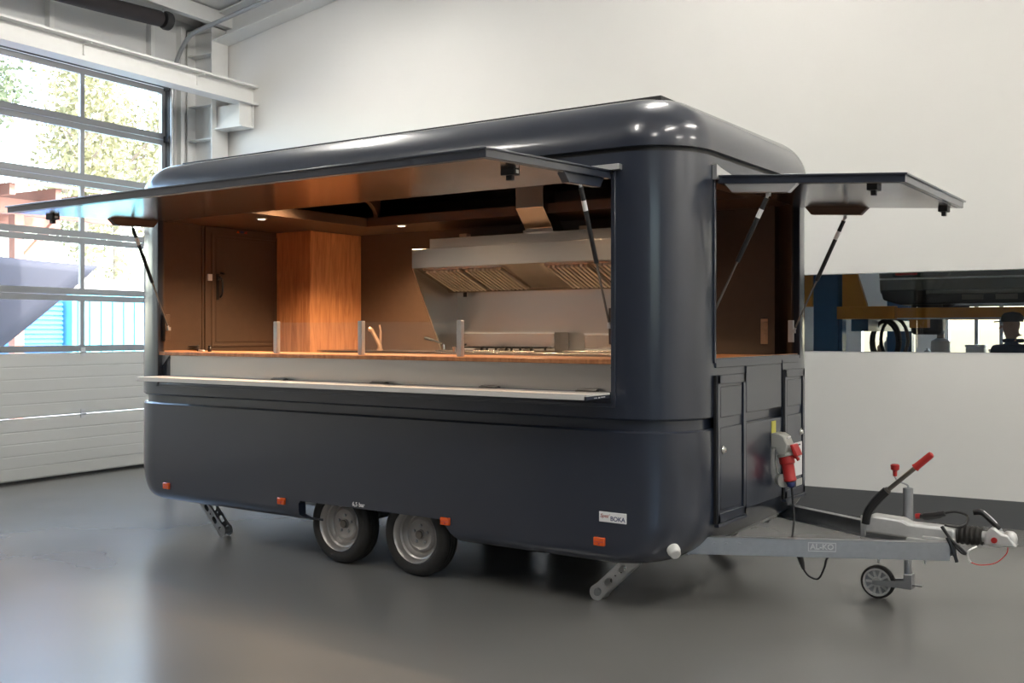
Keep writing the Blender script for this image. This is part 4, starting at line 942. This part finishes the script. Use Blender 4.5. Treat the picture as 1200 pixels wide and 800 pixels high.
# worker behind the glass, seen from the side facing left
def person(a, b):
    P = empty('person', rm(a, b, 0), 'person in navy overalls and dark cap beneath raised car', 'person')
    fw, sd = -E1, E2                       # the head looks left along the wall
    o0 = rm(a, b, 0)
    def pt(f, s, z): return o0 + fw * f + sd * s + V((0, 0, z))
    tf, ts = (E2 * .85 - E1 * .5).normalized(), (E1 * .85 + E2 * .5).normalized()
    def bt(f, s, z): return o0 + tf * f + ts * s + V((0, 0, z))
    J = [('pel', bt(0, 0, 1.00), .17), ('bel', bt(.02, 0, 1.18), .165), ('che', bt(.01, 0, 1.40), .185), ('nek0', bt(.0, 0, 1.55), .11), ('nek', pt(.01, 0, 1.635), .066), ('hd0', pt(.035, 0, 1.695), .078), ('hd1', pt(.03, 0, 1.77), .098), ('hd2', pt(.02, 0, 1.84), .08)]
    E = [(0, 1), (1, 2), (2, 3), (3, 4), (4, 5), (5, 6), (6, 7)]
    for s in (-1, 1):
        n = len(J)
        J += [('hip', bt(0, s * .10, .93), .11), ('kne', bt(.03, s * .11, .52), .075), ('ank', bt(-.02, s * .11, .10), .055), ('toe', bt(.14, s * .12, .05), .045)]
        E += [(0, n), (n, n + 1), (n + 1, n + 2), (n + 2, n + 3)]
        n = len(J)
        J += [('sho', bt(.0, s * .205, 1.49), .085), ('elb', bt(-.02, s * .25, 1.19), .055), ('wri', bt(.14, s * .22, 1.00), .038), ('pal', bt(.20, s * .215, .97), .035)]
        E += [(2, n), (n, n + 1), (n + 1, n + 2), (n + 2, n + 3)]
        w_ = n + 3
        for k_, (ds, ln_) in enumerate(((-.03, .07), (-.01, .085), (.01, .08), (.03, .065))):
            m_ = len(J)
            J += [('f', bt(.245, s * .215 + ds, .955), .009), ('f', bt(.245 + ln_ * .6, s * .215 + ds, .93), .008), ('f', bt(.245 + ln_ * .7, s * .215 + ds, .93 - ln_ * .5), .007)]
            E += [(w_, m_), (m_, m_ + 1), (m_ + 1, m_ + 2)]
        m_ = len(J)
        J += [('t', bt(.20, s * .215 - s * .045, .96), .011), ('t', bt(.25, s * .215 - s * .06, .94), .009)]
        E += [(w_, m_), (m_, m_ + 1)]
    me = bpy.data.meshes.new('body'); me.from_pydata([(p - o0)[:] for _, p, _ in J], E, [])
    o = bpy.data.objects.new('body', me); COL.objects.link(o); o.parent = P
    sk = o.modifiers.new('skin', 'SKIN'); sk.use_smooth_shade = True
    for i, (_, _, r_) in enumerate(J): me.skin_vertices[0].data[i].radius = (r_, r_)
    me.skin_vertices[0].data[0].use_root = True
    o.modifiers.new('sub', 'SUBSURF').levels = 2; o.modifiers['sub'].render_levels = 2
    bpy.context.view_layer.update()
    m2 = bpy.data.meshes.new_from_object(o.evaluated_get(bpy.context.evaluated_depsgraph_get()))
    o.modifiers.clear(); o.data = m2
    m2.materials.clear(); m2.materials.append(M['overall']); m2.materials.append(M['skin'])
    for p in m2.polygons:
        c = p.center; p.use_smooth = True
        hand = (c.z < 1.02 and c.z > .85 and c.dot(tf) > .15)
        p.material_index = 1 if (c.z > 1.60 or hand) else 0
    # face: nose, eyes, mouth, ears
    def blob(n_, c, r_, m_, sc=(1, 1, 1)):
        k_ = MB(); k_.lathe([(max(.001, r_ * math.sin(PI * q / 8)), -r_ * math.cos(PI * q / 8) * sc[2]) for q in range(9)], c, (0, 0, 1), 12)
        return k_.build(n_, m_, P)
    MB().prism([pt(.115, -.012, 1.735), pt(.115, .012, 1.735), pt(.152, 0, 1.725), pt(.122, 0, 1.775)], V((0, 0, .006))).build('nose', 'skin', P, bev=.003)
    for s in (-1, 1):
        blob('eye', pt(.115, s * .033, 1.772), .012, 'white_plastic'); blob('ear', pt(.02, s * .093, 1.755), .024, 'skin', (1, 1, 1.4))
    MB().obox(pt(.112, 0, 1.69), fw * .006, sd * .022, (0, 0, .004)).build('mouth', 'ink_red', P)
    MB().lathe([(.106, 0), (.110, .03), (.104, .065), (.074, .095), (.01, .106)], pt(.02, 0, 1.80), (0, 0, 1), 24).build('cap', 'cap_cloth', P)
    br = []
    for k_ in range(13):
        t = -PI / 2 + PI * k_ / 12; br.append(pt(.06 + .14 * math.cos(t), .09 * math.sin(t), 1.808 - .015 * math.cos(t)))
    MB().prism(br, (0, 0, .012)).build('cap_peak', 'cap_cloth', P)
    MB().tube([pt(.01 + .085 * math.cos(t), .085 * math.sin(t), 1.60) for t in [2 * PI * q / 16 for q in range(17)]], .022, 8).build('collar', 'overall', P)
person(9.61, -2.3)

# ------------------------------------------------------------------ outside the sectional door
MB().rbox(-60, 60, -50, 55, -.45, -.21).rbox(-60, -.2, -45, 45, -.22, -.05).build('ground_yard', 'asphalt', kind='structure')
fc = empty('teal_container', rm(-9.5, -5.5, -.05), 'teal sheet-metal container across the yard', 'container')
MB().rbox(-12.0, -9.0, -9.5, -4.7, -.05, 2.62).build('container_body', 'teal', fc)
MB().rbox(-12.0, -8.97, -9.5, -4.68, 2.62, 2.86).build('top_beam', 'white_plastic', fc)
for i in range(16): MB().rbox(-9.0, -8.96, -9.45 + i * .3, -9.33 + i * .3, 0, 2.6).build('corrugation', 'teal', fc)
fb = empty('blue_container', rm(-9.5, -3.6, -.05), 'blue ribbed container beside the teal one', 'container')
MB().rbox(-12.0, -9.2, -4.6, -3.55, -.05, 2.45).build('container_body', 'blue_sheet', fb)
for i in range(24): MB().rbox(-9.2, -9.17, -4.6, -3.55, .05 + i * .1, .10 + i * .1).build('corrugation', 'blue_sheet', fb)
sa = empty('shade_sail', rm(-3.0, .2, 1.5), 'dark grey triangular shade sail outside the door', 'shade sail')
g = MB(); N = 12
pA, pB, pC = rm(-2.9, -.62, 2.70), rm(-3.1, 3.4, 2.95), rm(-3.0, 1.3, 1.2)
vs = []; idx = {}
for i in range(N + 1):
    for j in range(N + 1 - i):
        u_, v_ = i / N, j / N; w_ = 1 - u_ - v_
        p = pA * w_ + pB * u_ + pC * v_ + E1 * (.35 * (u_ * v_ + v_ * w_ + u_ * w_)) - V((0, 0, .25 * u_ * w_))
        idx[(i, j)] = len(vs); vs.append(p)
fs = []
for i in range(N):
    for j in range(N - i):
        fs.append((idx[(i, j)], idx[(i + 1, j)], idx[(i, j + 1)]))
        if i + j < N - 1: fs.append((idx[(i + 1, j)], idx[(i + 1, j + 1)], idx[(i, j + 1)]))
so_ = g.add(vs, fs).build('cloth', 'sail', sa); so_.modifiers.new('th', 'SOLIDIFY').thickness = .008
MB().cyl(pC, rm(-3.0, 1.3, -.05), .04, 12).build('mast', 'galv', sa)
MB().cyl(pB, rm(-3.1, 3.4, -.05), .04, 12).build('mast', 'galv', sa)
pg = empty('wooden_pergola', rm(-5.5, .5, -.05), 'reddish timber pergola outside the door', 'pergola')
for a in (-4.6, -6.6):
    MB().rbox(a - .08, a + .08, -2.6, 6, 3.55, 3.80).build('beam', 'pergola_wood', pg)
    for b in (-.4, 3.0, 5.8):
        MB().rbox(a - .08, a + .08, b - .08, b + .08, -.05, 3.6).build('post', 'pergola_wood', pg)
        MB().bar(rm(a, b, 2.75), rm(a, b - .75, 3.55), .08, .10, E1).build('brace', 'pergola_wood', pg)
for i in range(11):
    b = -2.4 + i * .8
    MB().rbox(-7.1, -4.1, b - .05, b + .05, 3.80, 3.98).build('rafter', 'pergola_wood', pg)
MB().prism([rm(-4.0, -2.2, 3.98), rm(-4.0, 6, 3.98), rm(-7.2, 6, 4.5), rm(-7.2, -2.2, 4.5)], (0, 0, .04)).build('roof_board', 'pergola_wood', pg)
def tree(a, b, h_, rad, leafm, label, n, tall=1.0, zc=None):
    t = empty('tree', rm(a, b, -.05), label, 'tree', 'trees in the yard')
    zc = zc or h_ - rad * tall
    MB().tube(spline([rm(a, b, -.05), rm(a + .1, b, zc * .5), rm(a, b + .1, zc + rad * tall * .5)], 5), [.18 - .013 * k for k in range(11)], 10).build('trunk', 'bark', t)
    br = MB()
    for i in range(9):
        th = random.uniform(0, 2 * PI); z0 = zc - rad * tall * random.uniform(-.2, .7)
        br.tube([rm(a, b, z0), rm(a + math.cos(th) * rad * .45, b + math.sin(th) * rad * .45, z0 + rad * .4), rm(a + math.cos(th) * rad * .8, b + math.sin(th) * rad * .8, z0 + rad * .8)], [.06, .04, .015], 6)
    br.build('branches', 'bark', t)
    lv = MB()
    cl_ = []
    for i in range(46):
        q = V((random.gauss(0, 1), random.gauss(0, 1), random.gauss(0, 1))).normalized() * (random.random() ** .4)
        cl_.append(rm(a + q.x * rad, b + q.y * rad, zc + q.z * rad * tall))
    for i in range(n):
        c = random.choice(cl_) + V((random.gauss(0, .26), random.gauss(0, .26), random.gauss(0, .30 * min(tall, 1.6))))
        u_ = V((random.gauss(0, 1), random.gauss(0, 1), random.gauss(0, 1))).normalized(); v_ = u_.orthogonal().normalized()
        s_ = random.uniform(.06, .12)
        lv.add([c - u_ * s_, c - v_ * s_ * .5, c + u_ * s_, c + v_ * s_ * .5], [(0, 1, 2, 3)])
    o = lv.build('foliage', leafm, t, smooth=0); o['kind'] = 'stuff'
tree(-15.0, -5.2, 9.6, 2.0, 'leaf', 'round leafy green tree behind the pergola', 6000, 1.1)
tree(-17.0, -12.2, 11.5, 2.2, 'leaf_yellow', 'tall yellowish tree behind the teal container', 7000, 1.8)
tree(-14.2, -8.9, 9.5, 1.2, 'leaf_yellow', 'slender yellow-green tree between the containers and yard edge', 4000, 2.4)
